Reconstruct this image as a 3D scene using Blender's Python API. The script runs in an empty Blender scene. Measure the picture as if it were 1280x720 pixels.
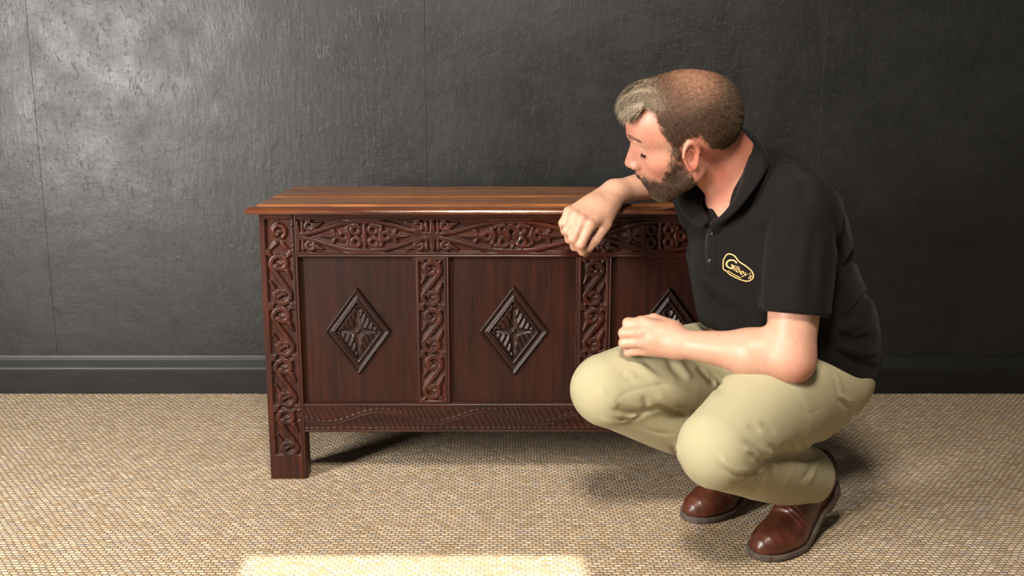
import bpy, math, random
import numpy as np
from mathutils import Vector, Matrix
from mathutils.bvhtree import BVHTree

random.seed(7)
rng = np.random.default_rng(7)
SC = bpy.context.scene
COL = SC.collection
R = math.radians

# ------------------------------------------------------------------ camera
CAM_H, PITCH, FPX = 0.947, R(11.2), 1247.0
cam_data = bpy.data.cameras.new('camera')
cam = bpy.data.objects.new('camera', cam_data)
COL.objects.link(cam)
cam.location = (0, 0, CAM_H)
cam.rotation_euler = (math.pi / 2 - PITCH, 0, 0)
cam_data.sensor_width = 36.0
cam_data.lens = 36.0 * FPX / 1280.0
cam_data.clip_start = 0.05
SC.camera = cam

# ------------------------------------------------------------------ world, exposure
world = bpy.data.worlds.new('world')
SC.world = world
world.use_nodes = True
bgn = world.node_tree.nodes['Background']
bgn.inputs[0].default_value = (1.0, 0.92, 0.84, 1)
bgn.inputs[1].default_value = 0.10
SC.view_settings.view_transform = 'Standard'
SC.view_settings.look = 'None'
SC.view_settings.gamma = 1.0
SC.view_settings.use_curve_mapping = False
SC.view_settings.exposure = 0.0


# ------------------------------------------------------------------ lamps
def area_light(name, loc, target, sx, sy, power, color, spread=180):
    d = bpy.data.lights.new(name, 'AREA')
    d.shape = 'RECTANGLE'
    d.size, d.size_y = sx, sy
    d.energy = power
    d.color = color
    d.spread = R(spread)
    o = bpy.data.objects.new(name, d)
    COL.objects.link(o)
    o.location = loc
    o.rotation_euler = (Vector(target) - Vector(loc)).to_track_quat('-Z', 'Y').to_euler()
    return o


area_light('ceiling_lamp', (-0.10, 0.35, 2.55), (0.10, 2.2, 0.3), 0.5, 0.5, 98, (1.0, 0.90, 0.78))
area_light('side_window', (-2.35, 0.35, 1.15), (-0.8, 2.6, 0.6), 0.6, 1.2, 165, (1.0, 0.95, 0.90))
area_light('floor_spot', (-0.20, 1.62, 2.5), (-0.20, 1.62, 0), 0.69, 0.6, 3.6, (1.0, 0.95, 0.84), 1.0)


# ------------------------------------------------------------------ helpers
def at(px, py, Y):
    """point at distance Y behind the camera plane seen along a sight line of the 1280x720 frame"""
    u, v = (px - 640.0) / FPX, (360.0 - py) / FPX
    dy = math.cos(PITCH) + v * math.sin(PITCH)
    dz = -math.sin(PITCH) + v * math.cos(PITCH)
    t = Y / dy
    return np.array((u * t, Y, CAM_H + dz * t), dtype=np.float32)


def link_mesh(name, verts, faces, mat=None, parent=None, smooth=True):
    me = bpy.data.meshes.new(name)
    verts = np.asarray(verts, dtype=np.float32)
    if isinstance(faces, np.ndarray):
        n, k = faces.shape
        me.vertices.add(len(verts))
        me.vertices.foreach_set('co', verts.ravel())
        me.loops.add(n * k)
        me.loops.foreach_set('vertex_index', faces.astype(np.int32).ravel())
        me.polygons.add(n)
        me.polygons.foreach_set('loop_start', np.arange(0, n * k, k, dtype=np.int32))
        me.update(calc_edges=True)
    else:
        me.from_pydata([tuple(map(float, v)) for v in verts], [], faces)
        me.update()
    if smooth:
        me.polygons.foreach_set('use_smooth', np.ones(len(me.polygons), dtype=bool))
    if mat:
        me.materials.append(mat)
    o = bpy.data.objects.new(name, me)
    COL.objects.link(o)
    if parent:
        set_parent(o, parent)
    return o


def set_parent(o, parent):
    o.parent = parent
    # every mesh is written in world coordinates, so undo the base point of the top-level Empty
    o.matrix_parent_inverse = Matrix.Translation(-Vector(parent.location)) if parent.parent is None else Matrix.Identity(4)


def empty(name, loc):
    o = bpy.data.objects.new(name, None)
    o.empty_display_size = 0.1
    COL.objects.link(o)
    o.location = loc
    return o


def box_data(x0, x1, y0, y1, z0, z1, b=0.0):
    """box with chamfered edges (24 vertices) when b > 0"""
    if b <= 0:
        v = [(x, y, z) for x in (x0, x1) for y in (y0, y1) for z in (z0, z1)]
        f = [(0, 1, 3, 2), (4, 6, 7, 5), (0, 4, 5, 1), (2, 3, 7, 6), (0, 2, 6, 4), (1, 5, 7, 3)]
        return v, f
    lo, hi = (x0, y0, z0), (x1, y1, z1)
    v, idx = [], {}
    for sx in (0, 1):
        for sy in (0, 1):
            for sz in (0, 1):
                s = (sx, sy, sz)
                c = [hi[i] if s[i] else lo[i] for i in range(3)]
                for ax in range(3):
                    p = list(c)
                    for i in range(3):
                        if i != ax:
                            p[i] += -b if s[i] else b
                    idx[(s, ax)] = len(v)
                    v.append(tuple(p))
    f = []
    for ax in range(3):
        o1, o2 = (ax + 1) % 3, (ax + 2) % 3
        for side in (0, 1):
            loop = []
            for a, c in ((0, 0), (1, 0), (1, 1), (0, 1)):
                s = [0, 0, 0]
                s[ax], s[o1], s[o2] = side, a, c
                loop.append(idx[(tuple(s), ax)])
            f.append(tuple(loop if side else loop[::-1]))
    for ax in range(3):                      # chamfers along edges parallel to ax
        o1, o2 = (ax + 1) % 3, (ax + 2) % 3
        for a in (0, 1):
            for c in (0, 1):
                s0, s1 = [0, 0, 0], [0, 0, 0]
                s0[o1] = s1[o1] = a
                s0[o2] = s1[o2] = c
                s0[ax], s1[ax] = 0, 1
                q = (idx[(tuple(s0), o1)], idx[(tuple(s0), o2)], idx[(tuple(s1), o2)], idx[(tuple(s1), o1)])
                f.append(q if a != c else q[::-1])
    for sx in (0, 1):
        for sy in (0, 1):
            for sz in (0, 1):
                s = (sx, sy, sz)
                t = (idx[(s, 0)], idx[(s, 1)], idx[(s, 2)])
                f.append(t if (sx + sy + sz) % 2 else t[::-1])
    return v, f


def box(name, x0, x1, y0, y1, z0, z1, mat, parent=None, b=0.0):
    v, f = box_data(x0, x1, y0, y1, z0, z1, b)
    return link_mesh(name, v, f, mat, parent, smooth=False)


def tag(o, label=None, category=None, group=None, kind=None):
    for k, val in (('label', label), ('category', category), ('group', group), ('kind', kind)):
        if val:
            o[k] = val
    return o


# ------------------------------------------------------------------ materials
def mat_new(name):
    m = bpy.data.materials.new(name)
    m.use_nodes = True
    nt = m.node_tree
    b = nt.nodes['Principled BSDF']
    return m, nt, b


def node(nt, kind, **kw):
    n = nt.nodes.new(kind)
    for k, v in kw.items():
        if k.startswith('i_'):
            key = k[2:]
            n.inputs[int(key) if key.isdigit() else key].default_value = v
        else:
            setattr(n, k, v)
    return n


def ramp(nt, fac, stops, interp='LINEAR'):
    r = nt.nodes.new('ShaderNodeValToRGB')
    r.color_ramp.interpolation = interp
    els = r.color_ramp.elements
    while len(els) < len(stops):
        els.new(0.5)
    for e, (p, c) in zip(els, stops):
        e.position = p
        e.color = (c[0], c[1], c[2], 1) if hasattr(c, '__len__') else (c, c, c, 1)
    nt.links.new(fac, r.inputs[0])
    return r.outputs[0]


def coords(nt, scale=(1, 1, 1), rot=(0, 0, 0)):
    tc = nt.nodes.new('ShaderNodeTexCoord')
    mp = nt.nodes.new('ShaderNodeMapping')
    mp.inputs['Scale'].default_value = scale
    mp.inputs['Rotation'].default_value = rot
    nt.links.new(tc.outputs['Object'], mp.inputs[0])
    return mp.outputs[0]


def noise(nt, vec, scale, detail=4, rough=0.55, dist=0.0):
    n = node(nt, 'ShaderNodeTexNoise')
    n.inputs['Scale'].default_value = scale
    n.inputs['Detail'].default_value = detail
    n.inputs['Roughness'].default_value = rough
    n.inputs['Distortion'].default_value = dist
    nt.links.new(vec, n.inputs['Vector'])
    return n.outputs[0]


def mixc(nt, fac, a, b, blend='MIX'):
    m = nt.nodes.new('ShaderNodeMix')
    m.data_type = 'RGBA'
    m.blend_type = blend
    for sock, val in ((m.inputs[0], fac), (m.inputs[6], a), (m.inputs[7], b)):
        if isinstance(val, bpy.types.NodeSocket):
            nt.links.new(val, sock)
        elif hasattr(val, '__len__'):
            sock.default_value = (val[0], val[1], val[2], 1)
        else:
            sock.default_value = val
    return m.outputs[2]


def math_n(nt, op, a, b=None, c=None):
    m = nt.nodes.new('ShaderNodeMath')
    m.operation = op
    for i, val in enumerate((a, b, c)):
        if val is None:
            continue
        if isinstance(val, bpy.types.NodeSocket):
            nt.links.new(val, m.inputs[i])
        else:
            m.inputs[i].default_value = val
    return m.outputs[0]


def bump(nt, height, strength, dist, bsdf, prev=None):
    b = nt.nodes.new('ShaderNodeBump')
    b.inputs['Strength'].default_value = strength
    b.inputs['Distance'].default_value = dist
    nt.links.new(height, b.inputs['Height'])
    if prev is not None:
        nt.links.new(prev, b.inputs['Normal'])
    if bsdf is not None:
        nt.links.new(b.outputs[0], bsdf.inputs['Normal'])
    return b.outputs[0]


def wood(name, dark, mid, light, axis='x', rough=0.36, coat=0.08, grain=1.0, spec=0.32):
    m, nt, b = mat_new(name)
    s = {'x': (1.2, 22, 22), 'z': (22, 22, 1.2), 'y': (22, 1.2, 22)}[axis]
    g = noise(nt, coords(nt, s), 3.2, 6, 0.6, 0.6)
    fine = noise(nt, coords(nt, tuple(v * 4 for v in s)), 3.0, 4, 0.6)
    blot = noise(nt, coords(nt), 5.0, 4, 0.6)
    c = ramp(nt, g, [(0.28, dark), (0.5, mid), (0.75, light)])
    c = mixc(nt, math_n(nt, 'MULTIPLY', ramp(nt, blot, [(0.35, 0.0), (0.7, 1.0)]), 0.55), c, dark)
    c = mixc(nt, math_n(nt, 'MULTIPLY', ramp(nt, fine, [(0.55, 0.0), (0.75, 1.0)]), 0.5 * grain), c, tuple(v * 0.45 for v in dark))
    nt.links.new(c, b.inputs['Base Color'])
    rr = ramp(nt, blot, [(0.3, rough - 0.06), (0.7, rough + 0.12)])
    nt.links.new(rr, b.inputs['Roughness'])
    b.inputs['Coat Weight'].default_value = coat
    b.inputs['Coat Roughness'].default_value = 0.16
    b.inputs['Specular IOR Level'].default_value = spec
    bump(nt, fine, 0.25 * grain, 0.0015, b, bump(nt, blot, 0.3, 0.004, None))
    return m


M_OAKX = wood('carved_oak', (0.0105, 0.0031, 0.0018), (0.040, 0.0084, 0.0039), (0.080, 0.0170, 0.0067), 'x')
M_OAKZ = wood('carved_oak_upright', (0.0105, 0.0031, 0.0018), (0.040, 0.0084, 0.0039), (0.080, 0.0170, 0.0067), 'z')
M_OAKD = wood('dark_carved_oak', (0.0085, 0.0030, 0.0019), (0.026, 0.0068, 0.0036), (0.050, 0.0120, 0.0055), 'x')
M_PANEL = wood('oak_panel', (0.0085, 0.0030, 0.0019), (0.027, 0.0064, 0.0030), (0.046, 0.0098, 0.0042), 'z', 0.45, 0.04, 0.6, 0.22)
M_LOZ = wood('lozenge_oak', (0.0085, 0.0035, 0.0025), (0.018, 0.0062, 0.0040), (0.032, 0.0105, 0.0060), 'z', 0.34, 0.15)
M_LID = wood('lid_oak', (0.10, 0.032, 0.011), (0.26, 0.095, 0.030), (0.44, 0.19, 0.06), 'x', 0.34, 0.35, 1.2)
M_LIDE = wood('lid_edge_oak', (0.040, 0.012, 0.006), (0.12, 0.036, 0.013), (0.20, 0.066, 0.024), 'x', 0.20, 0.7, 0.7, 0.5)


def wall_mat():
    m, nt, b = mat_new('black_painted_strand_board')
    v = coords(nt)
    # strand flakes: two stretched voronoi layers at different headings
    hs = []
    for rot, sc in (((0, 0.9, 0), (16, 16, 42)), ((0, -0.6, 0), (38, 16, 15)), ((0, 0.25, 0), (13, 16, 30))):
        vo = node(nt, 'ShaderNodeTexVoronoi', feature='F1')
        vo.inputs['Scale'].default_value = 1.0
        vv = coords(nt, sc, rot)
        dn = node(nt, 'ShaderNodeTexNoise')
        dn.inputs['Scale'].default_value = 2.0
        nt.links.new(vv, dn.inputs['Vector'])
        add = node(nt, 'ShaderNodeVectorMath', operation='ADD')
        nt.links.new(vv, add.inputs[0])
        nt.links.new(dn.outputs['Color'], add.inputs[1])
        nt.links.new(add.outputs[0], vo.inputs['Vector'])
        sep = node(nt, 'ShaderNodeSeparateColor')
        nt.links.new(vo.outputs['Color'], sep.inputs[0])
        hs.append(sep.outputs[0])
    h = math_n(nt, 'ADD', math_n(nt, 'MULTIPLY', hs[0], 0.4), math_n(nt, 'ADD', math_n(nt, 'MULTIPLY', hs[1], 0.35), math_n(nt, 'MULTIPLY', hs[2], 0.25)))
    pits = noise(nt, coords(nt, (60, 60, 26)), 1.0, 5, 0.7, 1.5)
    pit = ramp(nt, pits, [(0.30, 0.0), (0.42, 1.0)])
    cloud = noise(nt, v, 2.3, 6, 0.62, 0.4)
    col = ramp(nt, cloud, [(0.3, (0.0062, 0.0064, 0.0060)), (0.55, (0.0105, 0.0108, 0.0100)), (0.78, (0.0215, 0.0215, 0.0198))])
    col = mixc(nt, math_n(nt, 'MULTIPLY', h, 0.45), col, (0.017, 0.017, 0.0156))
    col = mixc(nt, math_n(nt, 'MULTIPLY', math_n(nt, 'SUBTRACT', 1.0, pit), 0.4), col, (0.004, 0.004, 0.004))
    nt.links.new(col, b.inputs['Base Color'])
    rr = ramp(nt, noise(nt, v, 9.0, 4, 0.6), [(0.3, 0.37), (0.7, 0.50)])
    nt.links.new(rr, b.inputs['Roughness'])
    b.inputs['Specular IOR Level'].default_value = 0.42
    st1 = noise(nt, coords(nt, (70, 40, 13), (0, 0.35, 0)), 1.0, 3, 0.6, 0.6)
    st2 = noise(nt, coords(nt, (70, 40, 15), (0, -0.5, 0)), 1.0, 3, 0.6, 0.6)
    strand = math_n(nt, 'ADD', st1, st2)
    n0 = bump(nt, strand, 0.10, 0.004, None)
    n1 = bump(nt, h, 0.28, 0.004, None, n0)
    n2 = bump(nt, pit, 0.18, 0.002, None, n1)
    bump(nt, cloud, 0.25, 0.02, b, n2)
    return m


def skirting_mat():
    m, nt, b = mat_new('black_gloss_paint')
    n = noise(nt, coords(nt, (1, 1, 6)), 7, 4)
    nt.links.new(ramp(nt, n, [(0.3, (0.006, 0.0065, 0.0065)), (0.75, (0.011, 0.0115, 0.011))]), b.inputs['Base Color'])
    b.inputs['Roughness'].default_value = 0.46
    b.inputs['Specular IOR Level'].default_value = 0.32
    bump(nt, n, 0.15, 0.003, b)
    return m


def carpet_mat():
    m, nt, b = mat_new('woven_seagrass')
    tc = nt.nodes.new('ShaderNodeTexCoord')
    # warp slightly, then basket rows of short stitches
    wn = node(nt, 'ShaderNodeTexNoise')
    wn.inputs['Scale'].default_value = 14.0
    nt.links.new(tc.outputs['Object'], wn.inputs['Vector'])
    ws = node(nt, 'ShaderNodeVectorMath', operation='SCALE')
    ws.inputs['Scale'].default_value = 0.012
    nt.links.new(wn.outputs['Color'], ws.inputs[0])
    add = node(nt, 'ShaderNodeVectorMath', operation='ADD')
    nt.links.new(tc.outputs['Object'], add.inputs[0])
    nt.links.new(ws.outputs[0], add.inputs[1])
    br = node(nt, 'ShaderNodeTexBrick')
    br.offset = 0.5
    br.inputs['Color1'].default_value = (0, 0, 0, 1)
    br.inputs['Color2'].default_value = (1, 1, 1, 1)
    br.inputs['Mortar'].default_value = (0.5, 0.5, 0.5, 1)
    br.inputs['Scale'].default_value = 1.0
    br.inputs['Brick Width'].default_value = 0.0165
    br.inputs['Row Height'].default_value = 0.0105
    br.inputs['Mortar Size'].default_value = 0.0026
    br.inputs['Mortar Smooth'].default_value = 1.0
    br.inputs['Bias'].default_value = 0.0
    nt.links.new(add.outputs[0], br.inputs['Vector'])
    per = br.outputs['Color']
    gap = br.outputs['Fac']
    big = noise(nt, tc.outputs['Object'], 1.6, 5, 0.6)
    mid = noise(nt, coords(nt, (40, 70, 1)), 1.0, 3, 0.6)
    hue = noise(nt, coords(nt, (28, 90, 1)), 1.0, 2, 0.5)
    c = ramp(nt, per, [(0.0, (0.37, 0.262, 0.160)), (0.3, (0.62, 0.46, 0.285)), (0.55, (0.52, 0.42, 0.295)), (0.8, (0.78, 0.62, 0.42)), (1.0, (0.46, 0.40, 0.355))])
    c = mixc(nt, ramp(nt, hue, [(0.54, 0.0), (0.70, 0.7)]), c, (0.33, 0.335, 0.36))
    c = mixc(nt, ramp(nt, mid, [(0.58, 0.0), (0.75, 0.6)]), c, (0.52, 0.30, 0.165))
    c = mixc(nt, ramp(nt, big, [(0.35, 0.30), (0.65, 0.0)]), c, (0.34, 0.235, 0.13))
    c = mixc(nt, math_n(nt, 'MULTIPLY', gap, 0.55), c, (0.17, 0.115, 0.07))
    nt.links.new(c, b.inputs['Base Color'])
    b.inputs['Roughness'].default_value = 0.8
    b.inputs['Specular IOR Level'].default_value = 0.25
    h = math_n(nt, 'SUBTRACT', 1.0, gap)
    h = math_n(nt, 'ADD', h, math_n(nt, 'MULTIPLY', mid, 0.5))
    n1 = bump(nt, h, 0.9, 0.005, None)
    bump(nt, big, 0.4, 0.05, b, n1)
    return m


def simple(name, col, rough=0.6, spec=0.5, nscale=40, var=0.25, bstr=0.1, sheen=0.0, metal=0.0):
    m, nt, b = mat_new(name)
    n = noise(nt, coords(nt), nscale, 4)
    a = tuple(c * (1 - var) for c in col)
    z = tuple(c * (1 + var) for c in col)
    nt.links.new(ramp(nt, n, [(0.3, a), (0.7, z)]), b.inputs['Base Color'])
    b.inputs['Roughness'].default_value = rough
    b.inputs['Specular IOR Level'].default_value = spec
    b.inputs['Sheen Weight'].default_value = sheen
    b.inputs['Metallic'].default_value = metal
    bump(nt, n, bstr, 0.002, b)
    return m


M_WALL = wall_mat()
M_SKIRT = skirting_mat()
M_CARPET = carpet_mat()

# ------------------------------------------------------------------ setting
floor = box('floor', -4.2, 4.2, -2.0, 3.12, -0.05, 0.0, M_CARPET)
tag(floor, 'woven seagrass carpet in sandy beige', kind='structure')

wall = box('wall_back', -4.2, 4.2, 3.10, 3.2, 0, 2.9, M_WALL)
tag(wall, 'black painted strand board wall', kind='structure')
seams = [-4.08, -2.66, -1.452, -0.262, 0.94, 2.14, 3.34, 4.2]
for a, c in zip(seams[:-1], seams[1:]):
    box('panel', a, c, 3.085, 3.10, 0.0, 2.9, M_WALL, wall, 0.0007)

# skirting board: flat face with a hollowed, stepped top
prof = [(3.085, 0.118), (3.080, 0.118), (3.078, 0.112), (3.074, 0.104), (3.066, 0.092), (3.060, 0.083), (3.058, 0.078), (3.052, 0.078), (3.050, 0.075), (3.050, 0.0), (3.085, 0.0)]
v, f = [], []
for x in (-4.2, 4.2):
    v += [(x, y, z) for y, z in prof]
n = len(prof)
f = [(i, i + 1, n + i + 1, n + i) for i in range(n - 1)] + [tuple(range(n))[::-1], tuple(range(n, 2 * n))]
f = [q[::-1] for q in f]
sk = link_mesh('baseboard_back', v, f, M_SKIRT, None, smooth=False)
tag(sk, 'black painted skirting board', kind='structure')


# ------------------------------------------------------------------ carved relief
def seg_dist(X, Z, strokes):
    """signed distance to round-ended strokes: list of (points, radii)"""
    d = np.full(X.shape, 1.0, dtype=np.float32)
    for pts, rad in strokes:
        pts = np.asarray(pts, dtype=np.float32)
        rad = np.broadcast_to(np.asarray(rad, dtype=np.float32), (len(pts),))
        lo = pts.min(0) - rad.max() - 0.012
        hi = pts.max(0) + rad.max() + 0.012
        msk = (X > lo[0]) & (X < hi[0]) & (Z > lo[1]) & (Z < hi[1])
        if not msk.any():
            continue
        x, z = X[msk], Z[msk]
        dd = np.full(x.shape, 1.0, dtype=np.float32)
        for i in range(len(pts) - 1):
            ax, az = pts[i]
            bx, bz = pts[i + 1] - pts[i]
            L = bx * bx + bz * bz + 1e-12
            t = np.clip(((x - ax) * bx + (z - az) * bz) / L, 0, 1)
            r = rad[i] + (rad[i + 1] - rad[i]) * t
            dd = np.minimum(dd, np.hypot(x - ax - bx * t, z - az - bz * t) - r)
        d[msk] = np.minimum(d[msk], dd)
    return d


def sstep(a, b, x):
    t = np.clip((x - a) / (b - a), 0, 1)
    return t * t * (3 - 2 * t)


def relief(name, x0, x1, z0, z1, yface, depth_fn, thick, mat, parent, step=0.0016):
    nx = max(2, int(round((x1 - x0) / step)) + 1)
    nz = max(2, int(round((z1 - z0) / step)) + 1)
    xs, zs = np.linspace(x0, x1, nx), np.linspace(z0, z1, nz)
    X, Z = np.meshgrid(xs, zs, indexing='ij')
    X, Z = X.astype(np.float32), Z.astype(np.float32)
    D = depth_fn(X, Z)
    V = np.stack([X, yface + D, Z], -1).reshape(-1, 3)
    idx = np.arange(nx * nz).reshape(nx, nz)
    q = np.stack([idx[:-1, :-1], idx[1:, :-1], idx[1:, 1:], idx[:-1, 1:]], -1).reshape(-1, 4)
    # border skirt to the back
    loop = np.concatenate([idx[:, 0], idx[-1, 1:], idx[-2::-1, -1], idx[0, -2:0:-1]])
    B = V[loop].copy()
    B[:, 1] = yface + thick
    k = np.arange(len(loop))
    k2 = (k + 1) % len(loop)
    side = np.stack([loop[k], k + nx * nz, k2 + nx * nz, loop[k2]], -1)
    o = link_mesh(name, np.concatenate([V, B]), np.concatenate([q, side]), mat, parent)
    return o


def arc(cx, cz, r, a0, a1, n=22, r1=None):
    r1 = r if r1 is None else r1
    t = np.linspace(0, 1, n)
    a = np.radians(a0 + (a1 - a0) * t)
    rr = r + (r1 - r) * t
    return np.stack([cx + rr * np.cos(a), cz + rr * np.sin(a)], -1)


def s_scroll(cx, cz, h, Rr, mirror=1, w=0.0056):
    """S shaped strap with a volute at either end; mirror=-1 gives the reversed S"""
    top = arc(0, h, Rr * 0.42, -150, 195, 30, Rr)
    bot = -top[::-1]
    line = np.concatenate([top, bot])
    line[:, 0] *= mirror
    st = [(line + (cx, cz), w)]
    for s in (1, -1):
        st.append((np.array([(cx + s * mirror * Rr * 0.30, cz + s * (h + 0.1 * Rr)), (cx + s * mirror * Rr * 0.05, cz + s * h)]), [w * 0.9, w * 0.5]))
        # leaves filling the spandrels
        st.append((np.array([(cx + s * mirror * Rr * 1.12, cz + s * (h - Rr * 1.55)), (cx + s * mirror * Rr * 0.72, cz + s * (h - Rr * 0.75))]), [0.0022, 0.0056]))
        st.append((np.array([(cx - s * mirror * Rr * 1.2, cz + s * (h + Rr * 1.25)), (cx - s * mirror * Rr * 0.9, cz + s * (h + Rr * 0.8))]), [0.0062, 0.0025]))
        st.append((np.array([(cx + s * mirror * Rr * 1.25, cz + s * (h + Rr * 1.3)), (cx + s * mirror * Rr * 0.85, cz + s * (h + Rr * 0.85))]), [0.0068, 0.0035]))
    return st


CUT = 0.0070


def carve(sd, field, soft=0.0018):
    """ground cut away where sd>0 inside the field (field>0), raised straps gently rounded"""
    g = sstep(-0.0004, soft, sd) * sstep(0.0, 0.0018, field)
    crown = np.clip(-sd, 0, 0.003) / 0.003
    return CUT * g + 0.0008 * (1 - crown) * (1 - g) * (field > 0)


CY = 2.34                                                          # front face of the coffer
coffer = empty('coffer', (0.0, CY + 0.22, 0.0))
tag(coffer, 'antique dark oak coffer with carved front and three lozenge panels', 'chest')
ZR0, ZR1 = 0.557, 0.662                                            # top rail
ZB0, ZB1 = 0.122, 0.196                                            # bottom rail
SX = (0.598, 0.508)                                                # stile, outer and inner
MX = ((-0.236, -0.149), (0.152, 0.240))                            # muntins

rail_strokes = []
zc = 0.6085
for cx, L in ((-0.349, 0.159), (0.0015, 0.1885), (0.352, 0.159)):
    t = np.linspace(-1, 1, 61)
    w = np.abs(t)
    shape = (1 - sstep(0.12, 1.0, w)) * 0.0305 + 0.0042
    for s in (1, -1):
        rail_strokes.append((np.stack([cx + L * t, zc + s * shape], -1), 0.0046))
        rail_strokes.append((np.array([(cx, zc), (cx, zc + s * 0.032)]), [0.006, 0.003]))
        for sx in (1, -1):
            # paired rings either side of the middle, each with a little berry
            rail_strokes.append((arc(cx + sx * 0.021, zc + s * 0.0150, 0.0098, 0, 360, 26), 0.0046))
            rail_strokes.append((np.array([(cx + sx * 0.021, zc + s * 0.028), (cx + sx * 0.040, zc + s * 0.022)]), [0.002, 0.0038]))
            # lobed leaf running to the tip of the lozenge
            k = L / 0.159
            rail_strokes.append((arc(cx + sx * 0.050 * k, zc, 0.0088, 0, 360, 24), 0.0046))
            rail_strokes.append((np.array([(cx + sx * 0.062 * k, zc), (cx + sx * 0.104 * k, zc)]), [0.0075, 0.001]))
            rail_strokes.append((np.array([(cx + sx * 0.068 * k, zc), (cx + sx * 0.074 * k, zc + s * 0.0125)]), [0.004, 0.0042]))
            rail_strokes.append((np.array([(cx + sx * 0.036 * k, zc), (cx + sx * 0.040 * k, zc + s * 0.017)]), [0.004, 0.0045]))
            # volutes and leaves in the spandrels outside the straps
            ex = cx + sx * L
            rail_strokes.append((arc(ex - sx * 0.030, zc + s * 0.0235, 0.0100, 90 - s * sx * 0, 390, 24, 0.0088), 0.0045))
            rail_strokes.append((np.array([(ex - sx * 0.030, zc + s * 0.0225), (ex - sx * 0.036, zc + s * 0.0245)]), [0.003, 0.002]))
            rail_strokes.append((np.array([(ex - sx * 0.043, zc + s * 0.0255), (ex - sx * 0.060, zc + s * 0.0315)]), [0.0058, 0.0012]))
            rail_strokes.append((np.array([(ex - sx * 0.012, zc + s * 0.004), (ex - sx * 0.012, zc + s * 0.030)]), [0.003, 0.0046]))
            rail_strokes.append((np.array([(ex, zc), (ex, zc + s * 0.033)]), [0.006, 0.004]))


def top_rail_depth(X, Z):
    sd = seg_dist(X, Z, rail_strokes)
    field = np.minimum(0.0395 - np.abs(Z - zc), 0.512 - np.abs(X))
    D = carve(sd, field)
    D += 0.0022 * np.exp(-((Z - (ZR0 + 0.0065)) / 0.0016) ** 2)      # scratch mouldings
    D += 0.0016 * np.exp(-((Z - (ZR1 - 0.008)) / 0.0014) ** 2)
    D += 0.004 * (1 - sstep(0, 0.004, Z - ZR0)) ** 2
    # flat round the keyhole, then the hole itself
    kx, kz = X + 0.0015, Z - 0.612
    flat = sstep(0.024, 0.018, np.hypot(kx, kz * 0.8))
    D = D * (1 - flat) + 0.0022 * flat
    hole = np.minimum(np.hypot(kx, kz - 0.007) - 0.0052, np.maximum(np.abs(kx) - 0.0027, np.abs(kz + 0.004) - 0.0125))
    D = np.where(hole < 0, 0.016, D)
    return D.astype(np.float32)


relief('top_rail', -SX[1] - 0.006, SX[1] + 0.006, ZR0, ZR1, CY, top_rail_depth, 0.028, M_OAKX, coffer, 0.0013)


def bottom_rail_depth(X, Z):
    zc2 = 0.160
    wave = zc2 + 0.016 * np.cos((X + 0.455) * 2 * math.pi / 0.26 + math.pi)
    u = Z - wave
    line = np.exp(-(u / 0.0022) ** 2)
    ph = (X + 0.55 * np.sign(u) * np.abs(u)) * 2 * math.pi / 0.0145
    env = sstep(0.003, 0.009, np.abs(u)) * sstep(0.0, 0.005, 0.030 - np.abs(Z - zc2))
    D = 0.0012 * line + 0.0022 * env * (0.5 + 0.5 * np.sin(ph))
    D += 0.002 * np.exp(-((Z - 0.1275) / 0.0016) ** 2)
    D += 0.005 * (1 - sstep(0, 0.005, ZB1 - Z)) ** 2
    return D.astype(np.float32)


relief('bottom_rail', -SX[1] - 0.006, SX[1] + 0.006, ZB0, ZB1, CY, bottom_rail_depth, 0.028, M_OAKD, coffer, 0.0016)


def upright_depth(x0, x1, strokes, half, fz0, fz1, mould):
    cxm = 0.5 * (x0 + x1)

    def fn(X, Z):
        sd = seg_dist(X, Z, strokes)
        field = np.minimum(half - np.abs(X - cxm), np.minimum(Z - fz0, fz1 - Z))
        D = carve(sd, field)
        if mould & 1:
            e = X - x0
            D += 0.0022 * np.exp(-((e - 0.0065) / 0.0013) ** 2) + 0.005 * (1 - sstep(0, 0.0045, e)) ** 2
        if mould & 2:
            e = x1 - X
            D += 0.0022 * np.exp(-((e - 0.0065) / 0.0013) ** 2) + 0.005 * (1 - sstep(0, 0.0045, e)) ** 2
        return D.astype(np.float32)
    return fn


for x0, x1 in MX:
    c = 0.5 * (x0 + x1)
    st = []
    for k in range(3):
        st += s_scroll(c, 0.494 - 0.1165 * k, 0.0335, 0.0215, -1)
    relief('muntin', x0, x1, ZB1, ZR0, CY + 0.001, upright_depth(x0, x1, st, 0.0300, ZB1 + 0.006, ZR0 - 0.006, 3), 0.026, M_OAKZ, coffer, 0.0014)

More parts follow.
